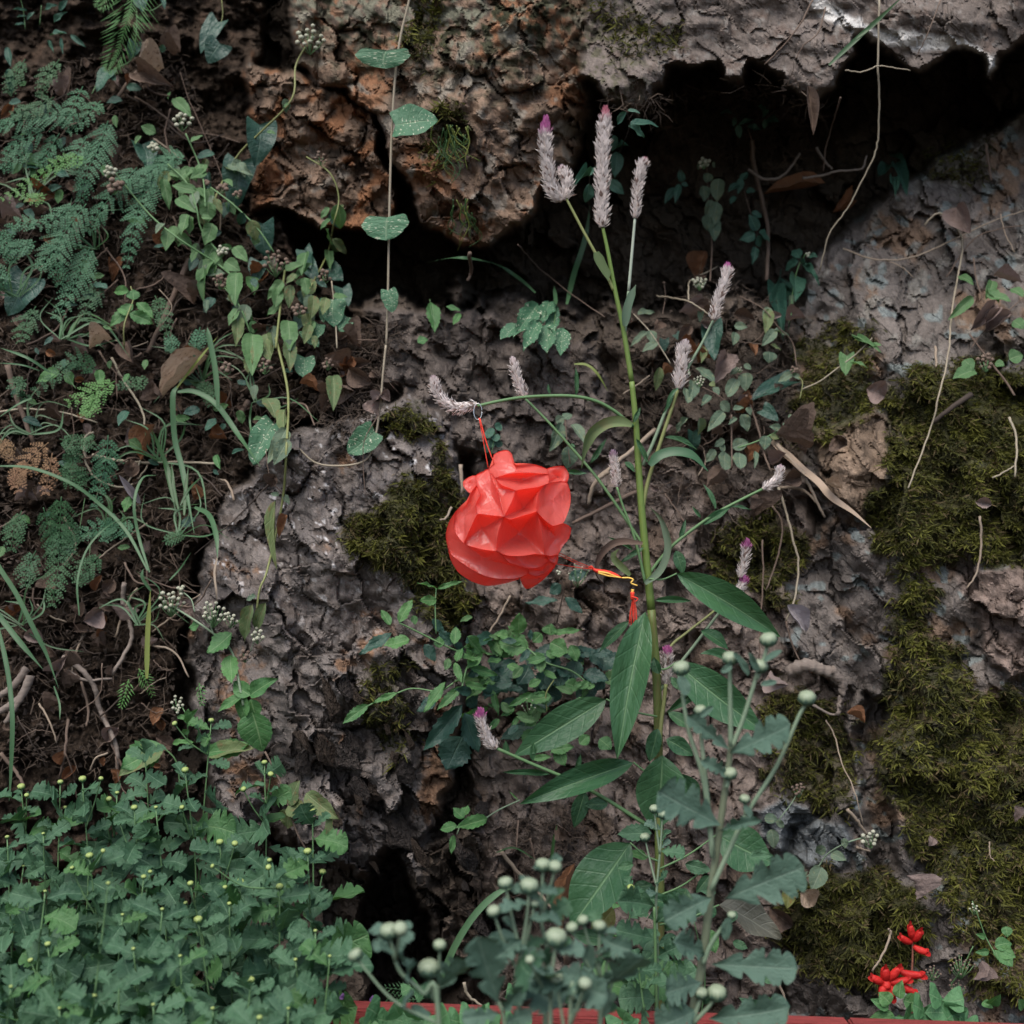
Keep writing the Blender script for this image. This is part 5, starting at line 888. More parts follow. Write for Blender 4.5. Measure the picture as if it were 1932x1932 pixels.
# ---- the dusty herb right of the cockscomb
lr = [(220,460,395,400,90),(310,620,148,738,70),(340,605,370,725,105),(405,715,265,795,92),(1130,560,1258,572,82),(1140,620,1128,742,92),(1520,600,1398,735,105),(1505,605,1675,645,72),(1460,805,1460,908,145),(810,980,955,1092,112),(740,1080,735,1245,125),(1240,1005,1228,1165,145),(1220,930,1295,972,62),(1180,960,1088,1022,72),(900,1220,828,1292,74),(1000,1280,1092,1375,104),(940,1140,990,1205,74),(1030,1370,885,1545,115),(1190,1400,1272,1555,125),(1120,1355,1225,1320,62),(690,1430,545,1565,84),(800,1430,822,1615,125),(1115,1715,1272,1650,125),(1040,1640,938,1692,82),(1010,1680,1032,1762,60),(950,1730,858,1842,92),(1430,1600,1420,1725,112),(1570,1520,1468,1510,74),(1620,1470,1732,1592,122),(1670,1465,1660,1380,62),(1680,1010,1548,1082,82),(1690,1020,1752,1062,52),(1330,1740,1330,1895,52),(820,380,808,525,62),(870,1000,770,960,60),(640,940,720,1010,60),(1150,1430,1080,1480,50),(1250,1330,1290,1400,60)]
ll = [(1050,1755,1040,1925,145),(1185,1760,1192,1915,135),(670,1150,690,1295,105),(1150,1070,1075,1215,122)]; ly = [(430,950,398,1175,92),(1470,1600,1558,1622,72),(1470,740,1578,778,52),(830,760,835,890,80),(1460,400,1428,625,105),(900,1100,950,1130,60)]; lk = [(930,560,940,885,205),(1650,1080,1285,1215,190),(1560,180,1572,405,185),(470,690,470,805,95),(740,1560,740,1795,125),(1640,150,1742,232,150),(1400,1350,1540,1450,140),(580,640,640,700,80)]
t = herb('dusty_herb', (1385,880), 'spreading dusty herb with dull oval leaves and bud clusters right of the cockscomb', [(Z6,[(1180,280),(1400,400),(1550,580),(1680,720),(1720,950)],1.4,1.4,S_brn,N5),(Z6,[(180,450),(330,610),(450,790),(530,920)],1.4,1.4,S_tan,N5),(Z6,[(1105,1400),(1105,1600),(1110,1900)],1.8,2.,S_brn,N5),(Z6,[(1750,1450),(1600,1520),(1400,1630),(1150,1720)],1.6,1.8,S_grn,N5),(Z6,[(1050,1270),(950,1200),(830,1140)],1.2,1.,S_brn,N5),(Z6,[(470,160),(480,290),(455,450)],1.,.9,S_brn,N5),(Z6,[(1740,1040),(1775,1100),(1750,1250)],1.,1.,S_yel,N5)], [(Z6,lr,'ovate',G_dull,N5),(Z6,ll,'oval',G_dull,N5),(Z6,ly,'ovate',G_wilt,N5),(Z6,lk,'heart',G_dark,N2)], [(Z6,800,150,14,55,24,N5,False),(Z6,800,1080,12,58,24,N5,False),(Z6,1780,1440,9,42,26,N5,False),(Z6,465,155,1,4,30,N5,True),(Z6,1690,980,9,40,30,N5,True),(Z6,1180,970,6,30,18,N5,False)])
herb('trailing_weed', (1590,700), 'pale-leaved weed trailing up across the moss beside lilac rock', [(T21,[(700,285),(800,240),(900,165),(1000,90),(1090,0)],1.6,1.2,S_tan,N5)], [(T21,[(950,100,940,208,84),(985,140,1060,148,32),(1090,40,1135,30,50),(1000,-10,1060,10,50),(1010,0,1130,40,44)],'heart',G_herb,N5)])
t = herb('trailing_weed', (1850,690), 'withering weed with brown stem and grey-green leaves on the mossy right rock', [(T21,[(1630,-20),(1750,140),(1830,240),(1880,320)],2.2,2.6,S_brn,N5),(T20,[(1932,1650),(1850,1720),(1700,1850),(1640,1932)],1.4,1.2,S_brn,N5)], [(T21,[(1660,180,1550,205,95),(1600,120,1650,180,70),(1770,140,1825,150,60),(1850,120,1932,90,90)],'ovate',G_herb,N5),(T20,[(1720,1640,1860,1660,80),(1740,1600,1800,1660,70),(1860,1600,1932,1640,80),(1570,1530,1650,1570,50),(1650,1650,1530,1760,60),(1760,1560,1730,1640,60),(1870,1780,1932,1820,90)],'ovate',G_herb,N5)], [(T21,1720,130,12,50,26,N5,True)])
leaves(t, T20, [(1640,1830,1770,1690,90),(1720,1840,1870,1740,90),(1760,1530,1920,1560,60)], 'lance', D_pink, N5, 'dry_leaf', curl=.5)
herb('small_weed', (1600,1600), 'small weed with cream buds growing from the moss above the mound', [(T22,[(1050,895),(940,930),(840,990),(780,1070),(640,1180)],1.6,1.6,S_pale,N5),(T22,[(680,640),(640,710),(570,800)],1.4,1.2,S_pale,N5)], [(T22,[(830,950,770,985,60),(860,985,945,1020,60),(810,1060,755,1190,105),(790,1050,760,1110,50),(650,1140,730,1090,60),(530,850,545,960,70),(490,790,570,800,60),(560,800,600,850,40),(930,900,940,960,40)],'ovate',G_dull,N5),(T22,[(620,1180,620,1290,80)],'ovate',G_yel,N5)], [(T22,1080,900,13,50,26,N5,False),(T22,680,630,12,40,20,N5,True)])

# ------------------------------------------------------------------ ferns
def frond_mesh(q, width, lacy=True, pin=18):
    """a frond along the path q: midrib, side pinnae and their small cut leaflets"""
    mb = MB(); m = len(q); ln = sum((q[i+1]-q[i]).length for i in range(m-1)); tube(mb, q, .0010, .0004, 5)
    for k in range(pin):
        t = (k+.5)/pin; f = t*(m-1); i = min(int(f), m-2); p = q[i].lerp(q[i+1], f-i); d = (q[i+1]-q[i]).normalized()
        nn = Vector((R.uniform(-.2,.2), -1, .35)); nn = (nn-d*nn.dot(d)); nn = nn.normalized() if nn.length > 1e-3 else Vector((0,-1,0)); sd = d.cross(nn)
        L = width*.62*(.55+.45*min(1, t/.2))*(1-t)**.62*R.uniform(.85,1.12)+.004
        for s in (-1, 1):
            dr = (sd*s*.80+d*.75+nn*R.uniform(-.3,.25)).normalized(); side = dr.cross(nn).normalized()
            if not lacy:
                w = ln/pin*.40; L2 = L*.9; mb.add([p-d*w*.6, p+dr*L2*.5-side*w*.5*s, p+dr*L2, p+dr*L2*.5+side*w*.5*s, p+d*w*.6, p+dr*L2*.5+nn*w*.2], [(0,1,5),(1,2,5),(5,2,3),(0,5,4),(4,5,3)]); continue
            np_ = max(3, int(L/.0046)); w0 = .0004; arch = nn*(-.12*L)
            mb.add([p-side*w0, p+dr*L+arch-side*w0*.3, p+dr*L+arch+side*w0*.3, p+side*w0], [(0,1,2,3)])
            for j in range(np_+1):
                u = min(.97, (j+.7)/np_); b = p+dr*L*u+arch*u*u; l2 = min(.0082, .42*L)*(1-u)**.55*R.uniform(.8,1.15)+.0016
                for s2 in ((-1, 1) if j < np_ else (0,)):
                    e = (side*s2*.75+dr*.8+nn*R.uniform(-.2,.2)).normalized(); o = e.cross(nn).normalized(); w = min(l2*.13, .0011)
                    w = l2*.16; mb.add([b, b+e*l2*.35-o*w, b+e*l2*.55-o*w*2.2+e*l2*.15, b+e*l2*.6-o*w*.7, b+e*l2, b+e*l2*.6+o*w*.7, b+e*l2*.55+o*w*2.2+e*l2*.15, b+e*l2*.35+o*w], [(0,1,2,3),(0,3,4,5),(0,5,6,7)])
    return mb
def fern(T, paths, label, mat, Y, lacy=True, name='lacy_fern', group=None):
    a = T(*paths[0][0][0]); t = thing(name, P(*a, wall(*a)-.01), label, 'fern', group)
    for pts, w, *m in paths:
        q = line(T, pts, Y, 7); ln = sum((q[i+1]-q[i]).length for i in range(len(q)-1)); W_ = w*SCALE[T]*mpp(2.6)
        frond_mesh(q, W_, lacy, max(6, int(ln/(.0135 if lacy else .0062)))).build('frond', m[0] if m else mat, t)
    return t
FY = lambda x, y: wall(x, y)-.07
fern(T00, [([(480,885),(330,905),(170,1010),(0,1110)],120,F_brt),([(260,1080),(180,1100),(90,1080)],80,F_brt)], 'bright yellow-green lacy fern frond lying across the darker fronds', F_brt, near(.10))
fern(T00, [([(430,640),(250,640),(60,680),(-40,720)],230),([(460,480),(400,600),(340,700)],190),([(560,560),(480,640),(380,740)],160),([(250,720),(120,780),(20,860)],190),([(180,830),(80,880),(10,940)],150)], 'spreading lacy fern over the upper part of the bank', F_fern, FY)
fern(T00, [([(600,670),(550,810),(480,960),(440,1120)],250),([(480,760),(430,860),(420,960)],190),([(330,740),(260,850),(200,900)],180)], 'lacy fern hanging above the bright frond', F_fern, FY)
fern(T00, [([(960,850),(860,960),(790,1100),(740,1260),(700,1495)],270),([(1030,890),(930,880),(820,960),(700,1050)],220),([(760,930),(680,1020),(560,1160),(480,1290)],240)], 'large lacy fern drooping to a long point beside the wilted herb', F_fern, FY)
fern(T00, [([(480,1130),(380,1260),(290,1390),(210,1490)],270),([(500,1370),(450,1490),(390,1620),(305,1775)],240),([(420,1130),(330,1200),(210,1260)],200),([(340,1290),(310,1450),(330,1580)],180)], 'lacy fern with two long drooping tips over the heart-shaped leaf', F_fern, FY)
fern(T00, [([(220,1250),(100,1240),(0,1340)],140),([(-20,1290),(40,1370),(70,1460)],130),([(-30,1450),(0,1540),(25,1600)],120),([(200,1340),(120,1370),(40,1380)],130)], 'small lacy fern tufts at the outer edge of the bank', F_fern, FY)
fern(T00, [([(780,-260),(735,0),(700,130),(650,290),(598,400)],420),([(640,-180),(600,-20),(540,40)],200)], 'feather-shaped light green fern hanging from above the bank', F_grs, near(.10), False, 'pinnate_fern')
fern(T01, [([(540,180),(420,130),(300,210),(150,340)],150),([(640,240),(520,300),(370,360)],170,F_brt),([(520,310),(500,380),(470,430)],120,F_brt),([(840,250),(740,250),(650,270)],90),([(150,230),(90,270),(130,350)],110)], 'small bright fern tuft growing below the litter ledge', F_drk, FY)
fern(T01, [([(600,540),(590,680),(560,800),(520,945)],190,F_fern),([(330,560),(430,590),(520,570)],170),([(330,700),(400,760),(480,800)],170),([(360,620),(400,680),(380,740)],110)], 'dark fern patch beside the orange dead leaf', F_drk, FY)
fern(T01, [([(270,580),(180,660),(110,760),(100,860)],170),([(290,640),(270,760),(250,870)],120),([(140,680),(90,760),(80,830)],110),([(0,560),(30,610),(60,680)],90)], 'withered rusty brown fern fronds', F_brn, FY)
fern(T01, [([(340,880),(330,1080),(320,1300),(285,1490)],240),([(240,940),(280,1080),(300,1200)],170),([(400,1000),(380,1120),(350,1230)],130)], 'dark hanging fern with a long tapering tip above the bare roots', F_drk, FY)
fern(T01, [([(750,1080),(640,1050),(520,1060),(415,1115)],170),([(640,1010),(600,1060),(580,1130)],110),([(900,1130),(960,1110),(1010,1090)],80,F_drk)], 'lacy fern spread flat behind the arching grass blade', F_fern, FY)
fern(T02, [([(715,20),(695,100),(670,178)],110),([(770,-40),(810,30),(850,115)],105)], 'short yellow-green ladder fern above the chrysanthemums', F_brt, FY, False, 'ladder_fern'); fern(T02, [([(1105,40),(1115,100),(1122,165)],70)], 'tiny ladder fern in the crack by the grey rock', F_grs, FY, False, 'ladder_fern')
fern(T12, [([(480,1790),(380,1800),(270,1790)],120),([(430,1740),(350,1740),(260,1730)],90)], 'dark ladder fern behind the red edging under the pale buds', F_drk, lambda x, y: 2.1, False, 'ladder_fern')
fern(T01, [([(930,-20),(950,30),(940,70)],80),([(1110,-60),(1100,0),(1090,50)],110)], 'two short fern tips over the pale curled dead leaf', F_fern, FY)
fern(T01, [([(1130,230),(1150,300),(1170,380)],90,F_drk),([(1100,240),(1130,280),(1190,330)],70,F_drk)], 'small dark fern beside the standing grass blade', F_drk, FY)

fern(T00, [([(300,540),(180,600),(60,640)],170),([(140,330),(80,420),(40,520)],150),([(330,330),(260,420),(220,520)],150)], 'dim lacy fern in the shade above the spreading fern', F_drk, FY)
fern(T01, [([(120,960),(80,1060),(60,1180)],160),([(200,1180),(150,1280),(140,1380)],150),([(560,1200),(480,1280),(430,1360)],150)], 'dim lacy fern tufts among the bare roots', F_drk, FY)
fern(T00, [([(560,1560),(500,1660),(460,1780)],170),([(200,1700),(140,1800),(110,1900)],170),([(860,1640),(900,1740),(930,1860)],120)], 'dim lacy fern beside the shiny seedling', F_drk, FY)

# ------------------------------------------------------------------ grasses
def grass(label, T, blades, mat, Y=near(.09), name='grass_tuft', group=None):
    a = T(*blades[0][0][0]); t = thing(name, P(*a, dep(Y, *a)), label, 'grass', group)
    for pts, w, *m in blades: ribbon(t, T, pts, w, m[0] if m else mat, Y, 'blade', .35, R.uniform(-.4,.4))
    return t
grass('long grass blade arching from the bank edge down to the tuft of straw', T01, [([(820,1290),(700,1070),(560,930),(400,810),(180,725),(0,712),(-80,715)],20),([(830,1300),(770,1100),(745,920),(790,780),(870,762)],17),([(440,1540),(430,1350),(480,1180),(580,1060),(700,990)],12)], GR)
grass('broad folded grass blades hanging beside the pale curled dead leaf', T01, [([(985,270),(960,330),(970,560),(1010,720),(1040,880),(1078,1085)],30),([(985,300),(1080,300),(1200,370),(1330,550),(1445,715)],30),([(980,280),(1080,150),(1210,-10)],16,GRy),([(1212,390),(1195,180),(1160,0),(1150,-60)],30)], GR)
grass('stubby dark green grass tuft with cut tips in the litter', T01, [([(990,950),(940,750),(880,600),(840,505)],22),([(965,910),(920,720),(895,600)],20),([(1022,985),(1030,850),(1045,720)],20),([(980,930),(960,800),(950,690)],18),([(1000,930),(1050,840),(1130,760)],14)], GRd)
grass('curved grass blade with a withered straw tip on the grey rock', T01, [([(1080,940),(1160,985),(1200,1100),(1207,1225)],28),([(1207,1215),(1190,1300),(1200,1400),(1205,1465)],12,S_dry)], GR)
grass('upright yellow-edged grass blade above the chrysanthemums', T01, [([(815,1890),(820,1650),(835,1400)],28,GRy),([(838,1405),(790,1330),(795,1280)],18),([(940,1345),(1000,1280),(1060,1190)],10)], GR)
grass('two blue-green grass blades slanting across the bare roots', T01, [([(-40,1200),(0,1280),(90,1420),(190,1620),(260,1760),(325,1945)],26),([(-30,1520),(0,1550),(120,1700),(238,1838)],30)], GR)
grass('tall narrow grass blade standing at the edge of the chrysanthemums', T01, [([(-10,1600),(30,1780),(55,1932),(70,2130),(60,2430),(50,2570)],26),([(300,1932),(330,2030),(332,2120)],11)], GR)
grass('thin grass blades poking in above the small bright fern', T01, [([(275,190),(150,110),(0,55)],16),([(220,182),(120,150),(-20,138)],9),([(175,335),(100,370),(-20,450)],13)], GR)
grass('dark grass blade crossing the pale slab', T20, [([(850,362),(1000,220),(1100,130),(1270,-30)],26),([(1000,215),(1090,150)],18)], GRd, near(.03))
grass('thin grass blades arching out of the hollow under the brown boulder', T10, [([(1095,1625),(1010,1550),(900,1480),(770,1442),(640,1432),(488,1458)],22),([(1270,1690),(1310,1520),(1370,1330),(1400,1140)],30),([(1210,1690),(1205,1640),(1200,1590)],22)], GR, near(.10))
grass('broad kinked grass blade rising behind the pale chrysanthemum buds', T12, [([(545,1750),(650,1500),(770,1315),(900,1200),(1015,1168)],38)], GR, lambda x, y: 2.05)
grass('thin yellow grass blade drooping on the ledge under the hollow', T11, [([(1310,145),(1380,150),(1440,200),(1498,295)],16,GRy),([(1185,1040),(1200,1000)],8)], GR, near(.06)); grass('short grass stalk at the foot of the rock left of the big leaf', T12, [([(1185,1045),(1195,930),(1218,820)],18),([(880,980),(980,955),(1110,1030)],9),([(1240,1510),(1340,1540),(1450,1620)],22)], GRd, near(.06))

BK = [(60,820,12),(210,1010,10),(300,870,9),(120,640,12),(40,1180,10),(260,1180,9),(380,720,10),(180,470,8),(60,380,9),(340,1010,9),(480,760,8),(30,560,9)]
for gx_, gy_, n_ in BK:
    bl_ = []
    for k in range(n_):
        a_ = -math.pi/2+R.gauss(0,.8); L_ = R.uniform(50,130); d_ = R.choice((-1,1))*R.uniform(.2,.6); x1, y1 = gx_+math.cos(a_)*L_*.6, gy_+math.sin(a_)*L_*.6
        bl_.append(([(gx_+R.uniform(-8,8),gy_),(x1,y1),(x1+math.cos(a_+d_*2.2)*L_*.6, y1+math.sin(a_+d_*2.2)*L_*.6+L_*.15)], R.uniform(2.2,4.5), R.choice([GR,GRd,GRd,GR])))
    grass('small tuft of thin arching grass growing from the litter of the bank', ID, bl_, GRd, near(.06), 'grass_tuft', 'grass tufts on the bank')

# ------------------------------------------------------------------ twigs, roots, dead stalks
TWL = {}
def twig(T, pts, r, mat, label, Y=near(.02), name='twig', cat='twig', group=None, r1=None, knots=0):
    q = line(T, pts, Y, 6); mb = MB(); q = [p+Vector((R.gauss(0,.0005), R.gauss(0,.0005), R.gauss(0,.0005))) for p in q]; tube(mb, q, r*mpp(2.5), (r1 if r1 is not None else r*.7)*mpp(2.5), 6, knots); return tag(mb.build(name, mat), label, cat, group)
twig(T00, [(1050,1440),(960,1650),(880,1830),(820,1960)], 6.5, S_brn, 'thick brown stick leaning through the leaf litter'); twig(T00, [(760,400),(680,500),(600,610)], 4.5, S_brn, 'short dark stick under the hanging pinnate fern')
twig(T01, [(40,150),(90,330),(190,590)], 6, S_brn, 'grey-brown stick leaning beside the small bright fern'); twig(T01, [(1380,350),(1310,470)], 6, S_brn, 'short broken stick behind the folded grass blade'); twig(T01, [(1180,140),(1280,260),(1240,400)], 2, S_brn, 'thin bent brown stem under the wilted herb')
twig(T01, [(510,650),(650,680),(800,692),(1000,690),(1200,700)], 3.2, S_tan, 'long pale vine lying level across the straw'); twig(T01, [(620,110),(680,230),(760,350),(800,450),(780,680),(710,800)], 2.6, S_tan, 'pale bent vine hanging down to the loop of roots'); twig(T01, [(520,520),(470,560),(480,700),(550,790),(700,830),(800,740),(820,690)], 2.4, S_tan, 'looping pale root hanging on the bank')
twig(T01, [(0,410),(150,395),(330,410),(540,470)], 2.2, S_tan, 'straight straw-coloured vine above the withered fern'); twig(T01, [(1300,900),(1260,800),(1215,785)], 2.4, S_dry, 'short hooked straw at the top of the grey rock'); twig(T01, [(1500,800),(1350,960),(1200,1100),(1080,1200)], 1.3, S_drk, 'thin black wire-like stem slanting over the grey rock')
twig(T01, [(690,1360),(685,1480),(725,1600),(720,1700),(620,1870)], 5, S_root, 'curved grey root hanging below the straw'); twig(T01, [(760,1390),(700,1490),(640,1660)], 3, S_dry, 'flat dry stalk beside the curved grey root'); twig(T01, [(350,1770),(450,1840),(520,1932),(560,2080),(640,2250),(655,2400)], 5.5, S_root, 'long forked root running down into the chrysanthemums'); twig(T01, [(380,1850),(480,1900),(620,1890)], 3.2, S_root, 'side root crossing the forked root'); twig(T01, [(480,1600),(440,1700),(400,1820),(410,1930)], 2.6, S_dry, 'bleached root fibre hanging above the forked root')
twig(T02, [(570,200),(640,420),(700,560)], 3.2, S_brn, 'brown stem dropping behind the green buds'); twig(T02, [(450,30),(490,180),(480,280)], 3, S_brn, 'short hanging brown root tip'); twig(T02, [(380,240),(360,420),(330,570)], 3, S_brn, 'straight thin root in the shadow below the bare roots'); twig(T02, [(0,430),(80,520),(140,620)], 4, S_brn, 'brown stick sloping into the chrysanthemums')
for i, (pts, r) in enumerate((([(170,0),(120,110),(60,160),(-20,210)],9),([(150,-40),(90,40),(20,100),(-30,120)],8),([(165,30),(100,150),(30,260)],7))): twig(T02, pts, r, S_root, 'shaggy grey root bundle strand at the bank edge', group='shaggy root strands')
twig(T20, [(420,780),(430,900),(470,1080),(510,1280),(505,1555)], 6, S_brn, 'leaning brown stick standing under the slab', near(.05)); twig(T20, [(765,-10),(690,130),(600,250),(490,358)], 2.0, S_brn, 'dark root creeping down the pale slab', near(.008)); twig(T20, [(830,40),(790,180),(710,250),(665,325)], 1.6, S_brn, 'thin forked root on the slab left of the quartz vein', near(.008)); twig(T20, [(1470,0),(1400,180),(1330,330)], 1.3, S_brn, 'hair-thin root crossing the quartz vein', near(.006))
twig(T20, [(1130,-20),(1122,365),(1130,500),(1125,750),(1100,860),(1020,1030),(950,1160),(850,1300),(800,1500)], 2.0, S_tan, 'long thin vine hanging in front of the cave mouth', lambda x, y: 2.52+.0004*max(0,y-100)); twig(T20, [(940,390),(1040,398),(1120,366),(1200,376),(1300,392)], 1.5, S_tan, 'thin cross tendril tied at the hanging vine', lambda x, y: 2.52)
twig(T20, [(915,545),(870,680),(830,830),(820,950)], 1.8, S_brn, 'thin dark stem before the cave mouth', near(.2)); twig(T20, [(400,940),(480,990),(560,990),(620,950),(690,850)], 3.6, S_root, 'knotted grey root curling round the small black hole', near(.10)); twig(T20, [(700,990),(800,975),(900,950),(1030,935),(1058,868)], 3., S_root, 'pale root stretched across the cave mouth', near(.16)); twig(T20, [(780,820),(830,900),(870,940)], 3.6, S_root, 'short stub of root above the brown curled leaf', near(.14))
twig(T20, [(1380,1245),(1450,1186),(1530,1222),(1590,1340),(1570,1500),(1530,1750),(1515,1950),(1460,2200),(1400,2420),(1290,2710)], 2.3, S_tan, 'long dry vine curving down over the mossy rock', near(.03)); twig(T20, [(930,1380),(1100,1440),(1300,1430),(1500,1350),(1750,1230),(1950,1165)], 2.0, S_dry, 'long straw stem lying across the sloping rock', near(.02)); twig(T20, [(1150,1440),(1250,1480),(1320,1540)], 1.3, S_dry, 'short straw fork on the sloping rock', near(.015)); twig(T20, [(1500,1540),(1650,1330),(1800,1270),(1932,1250)], 1.5, S_brn, 'brown stem crossing the straw stem', near(.02)); twig(T20, [(1720,800),(1735,900),(1750,1000)], 3.4, S_brn, 'short brown stub on the sloping rock')
twig(T20, [(1800,1190),(1830,1300),(1880,1400)], 1.5, S_dry, 'short straw hanging at the rock edge'); twig(T20, [(1650,1430),(1670,1560),(1710,1680)], 1.6, S_brn, 'thin brown stem above the withering weed')
twig(T21, [(570,830),(610,960),(650,1120),(680,1250),(660,1450),(610,1570)], 2.6, S_tan, 'dry pale vine bowed beside the dark rock gap', near(.04)); twig(T21, [(530,930),(590,1030),(570,1200),(500,1400)], 2.2, S_brn, 'brown vine crossing the small moss patch', near(.03)); twig(T21, [(480,1120),(485,1350),(470,1600),(465,1780)], 1.8, S_brn, 'thin upright brown stem right of the large leaf', near(.05)); twig(T21, [(390,320),(450,480),(490,640),(530,745)], 2.6, S_brn, 'brown stem leaning behind the dusty herb', near(.04)); twig(T21, [(610,1570),(640,1680),(690,1800)], 2., S_brn, 'thin root below the lilac dead leaf')
st = ribbon(None, T21, [(530,575),(620,660),(700,735),(790,810),(860,890),(980,970),(1085,1055)], 52, D_pale, near(.04), 'dead_stalk', .5, .3); tag(st, 'flat bleached dead stalk lying diagonally across the mossy rock', 'stalk')
twig(T21, [(560,590),(640,680),(720,760)], 5, S_dry, 'thin bleached stalk beside the flat dead stalk', near(.045)); twig(T21, [(720,780),(780,900),(825,995)], 3.2, S_dry, 'straw fallen from the flat dead stalk', near(.03)); twig(T21, [(580,830),(700,840),(790,925)], 3.2, S_dry, 'short straw lying under the flat dead stalk', near(.03)); twig(T21, [(1640,315),(1540,380),(1430,465)], 6, S_drk, 'charred dark stick stuck in the thick moss', near(.015))
twig(T21, [(1690,990),(1695,1150),(1670,1300),(1615,1390)], 2.4, S_dry, 'curved straw hanging below the thick moss', near(.02)); twig(T21, [(1850,440),(1890,560),(1880,770)], 2.6, S_tan, 'pale curved straw at the far side of the moss', near(.02)); twig(T21, [(1760,780),(1830,740),(1880,710)], 1.8, S_tan, 'small pale straw lying on the moss', near(.02)); twig(T21, [(1440,50),(1445,160)], 3, S_dry, 'short upright straw above the thick moss', near(.02))
rt = twig(T21, [(640,1850),(720,1815),(800,1840),(880,1870),(930,1932)], 13, S_root, 'thick weathered grey root snaking over the moss', near(.03), 'weathered_root', 'root', None, 9, 3)
mb = MB(); tube(mb, [p+Vector((R.gauss(0,.002),0,R.gauss(0,.002))) for p in line(T22, [(860,-30),(925,50),(915,130),(895,210)], near(.035), 6)], 8*mpp(2.5), 4*mpp(2.5), 7, 3); mb.build('root_branch', S_root, rt); mb = MB(); tube(mb, line(T22, [(760,160),(850,210),(905,215)], near(.03), 6), 3*mpp(2.5), 2*mpp(2.5), 5); mb.build('root_branch', S_root, rt)
twig(T22, [(830,245),(880,330),(920,480),(990,640),(1040,830)], 1.5, S_dry, 'long thin straw running down the moss under the root', near(.02)); twig(T22, [(950,740),(1010,810),(1060,880)], 3.4, S_dry, 'pale straw stub behind the cream buds', near(.03)); twig(T22, [(1000,950),(1080,975)], 2.6, S_dry, 'tiny pale straw under the cream buds', near(.03)); twig(T22, [(1180,1400),(1190,1440),(1140,1560),(1090,1640)], 2.6, S_dry, 'hooked straw on the moss mound', near(.02)); twig(T22, [(1740,920),(1745,1000),(1770,1030)], 1.4, S_dry, 'small hooked straw on the lower moss', near(.02)); twig(T22, [(530,1640),(590,1750),(630,1900)], 3, S_dry, 'dry stalk in the dark gap below the mound', near(.03))
twig(T12, [(900,970),(1000,1090),(1100,1190),(1190,1290)], 4, S_dry, 'dry reddish stalk slanting before the dark rock foot', near(.05)); twig(T12, [(1255,1150),(1270,1250),(1250,1330)], 2.4, S_dry, 'pale straw beside the big green leaf', near(.06)); twig(T12, [(1000,800),(990,960)], 2., S_brn, 'hanging rootlet on the dark rock foot'); twig(T12, [(1065,900),(1090,1000),(1085,1080)], 2., S_brn, 'kinked rootlet beside the grass stalk'); twig(T12, [(700,1700),(720,1770),(800,1830)], 3, S_tan, 'pale curved root just behind the red edging', lambda x, y: 2.15); twig(T12, [(1370,1520),(1400,1620),(1410,1710)], 2.4, S_tan, 'pale straw behind the five-budded chrysanthemum', lambda x, y: 2.2)
twig(T11, [(1500,740),(1430,800),(1390,920)], 5, S_dry, 'broken straw-coloured stick behind the small white spike', near(.05)); twig(T11, [(1760,510),(1600,650),(1450,770)], 5, S_dry, 'long dry stick leaning on the rock behind the cockscomb', near(.05)); twig(T11, [(1660,850),(1500,930),(1300,1030)], 4.5, S_brn, 'brown stick lying behind the thin cockscomb branch', near(.03)); twig(T11, [(680,700),(690,860)], 4, S_dry, 'upright grey stick left of the paper flower', near(.06)); twig(T11, [(955,1430),(900,1540),(830,1640),(760,1680)], 2.4, S_dry, 'thin pale root below the paper flower', near(.03)); twig(T11, [(630,940),(600,1000),(565,1012)], 2.6, S_dry, 'small hooked straw left of the paper flower', near(.03))
twig(Z6, [(400,280),(550,300),(700,330),(800,390),(890,450)], 2., S_tan, 'dry branched stem behind the second cockscomb branch', near(.07)); twig(Z6, [(700,320),(700,180),(740,120),(980,0)], 1.8, S_tan, 'rising fork of dry stem under the dead leaf', near(.07)); twig(T10, [(1000,1360),(1100,1470),(1280,1620),(1480,1760)], 1.4, S_brn, 'hair-thin brown stem in the hollow below the boulder', near(.12)); twig(T10, [(730,1410),(740,1500),(720,1560)], 4, D_leaf, 'twisted brown leaf strip hanging under the boulder', near(.1))
def rand_in(poly):
    xs = [p[0] for p in poly]; ys = [p[1] for p in poly]
    while True:
        x = R.uniform(min(xs), max(xs)); y = R.uniform(min(ys), max(ys)); c = False
        for i in range(len(poly)):
            (ax, ay), (bx, by) = poly[i], poly[i-1]
            if (ay > y) != (by > y) and x < (bx-ax)*(y-ay)/(by-ay)+ax: c = not c
        if c: return x, y
BANK = [(0,150),(330,60),(460,420),(620,600),(700,700),(560,800),(440,920),(350,1060),(330,1350),(330,1460),(0,1440)]
for i in range(110):
    x, y = rand_in(BANK); a = R.uniform(-1.2,1.2)+ (math.pi/2 if R.random() < .6 else 0); L = R.uniform(35,120); dx, dy = math.cos(a)*L, math.sin(a)*L; b = R.uniform(-.3,.3)
    twig(ID, [(x,y),(x+dx*.5-dy*b, y+dy*.5+dx*b),(x+dx,y+dy)], R.uniform(.9,2.3), R.choice([S_brn,S_brn,S_brn,S_dry,S_drk,S_drk]), 'thin loose twig lying in the leaf litter of the bank', near(R.uniform(.012,.04)), 'loose_twig', 'twig', 'loose twigs in the litter of the bank')
RIGHTL = [(1330,500),(1480,560),(1490,900),(1320,1000),(1180,900),(1230,640)]
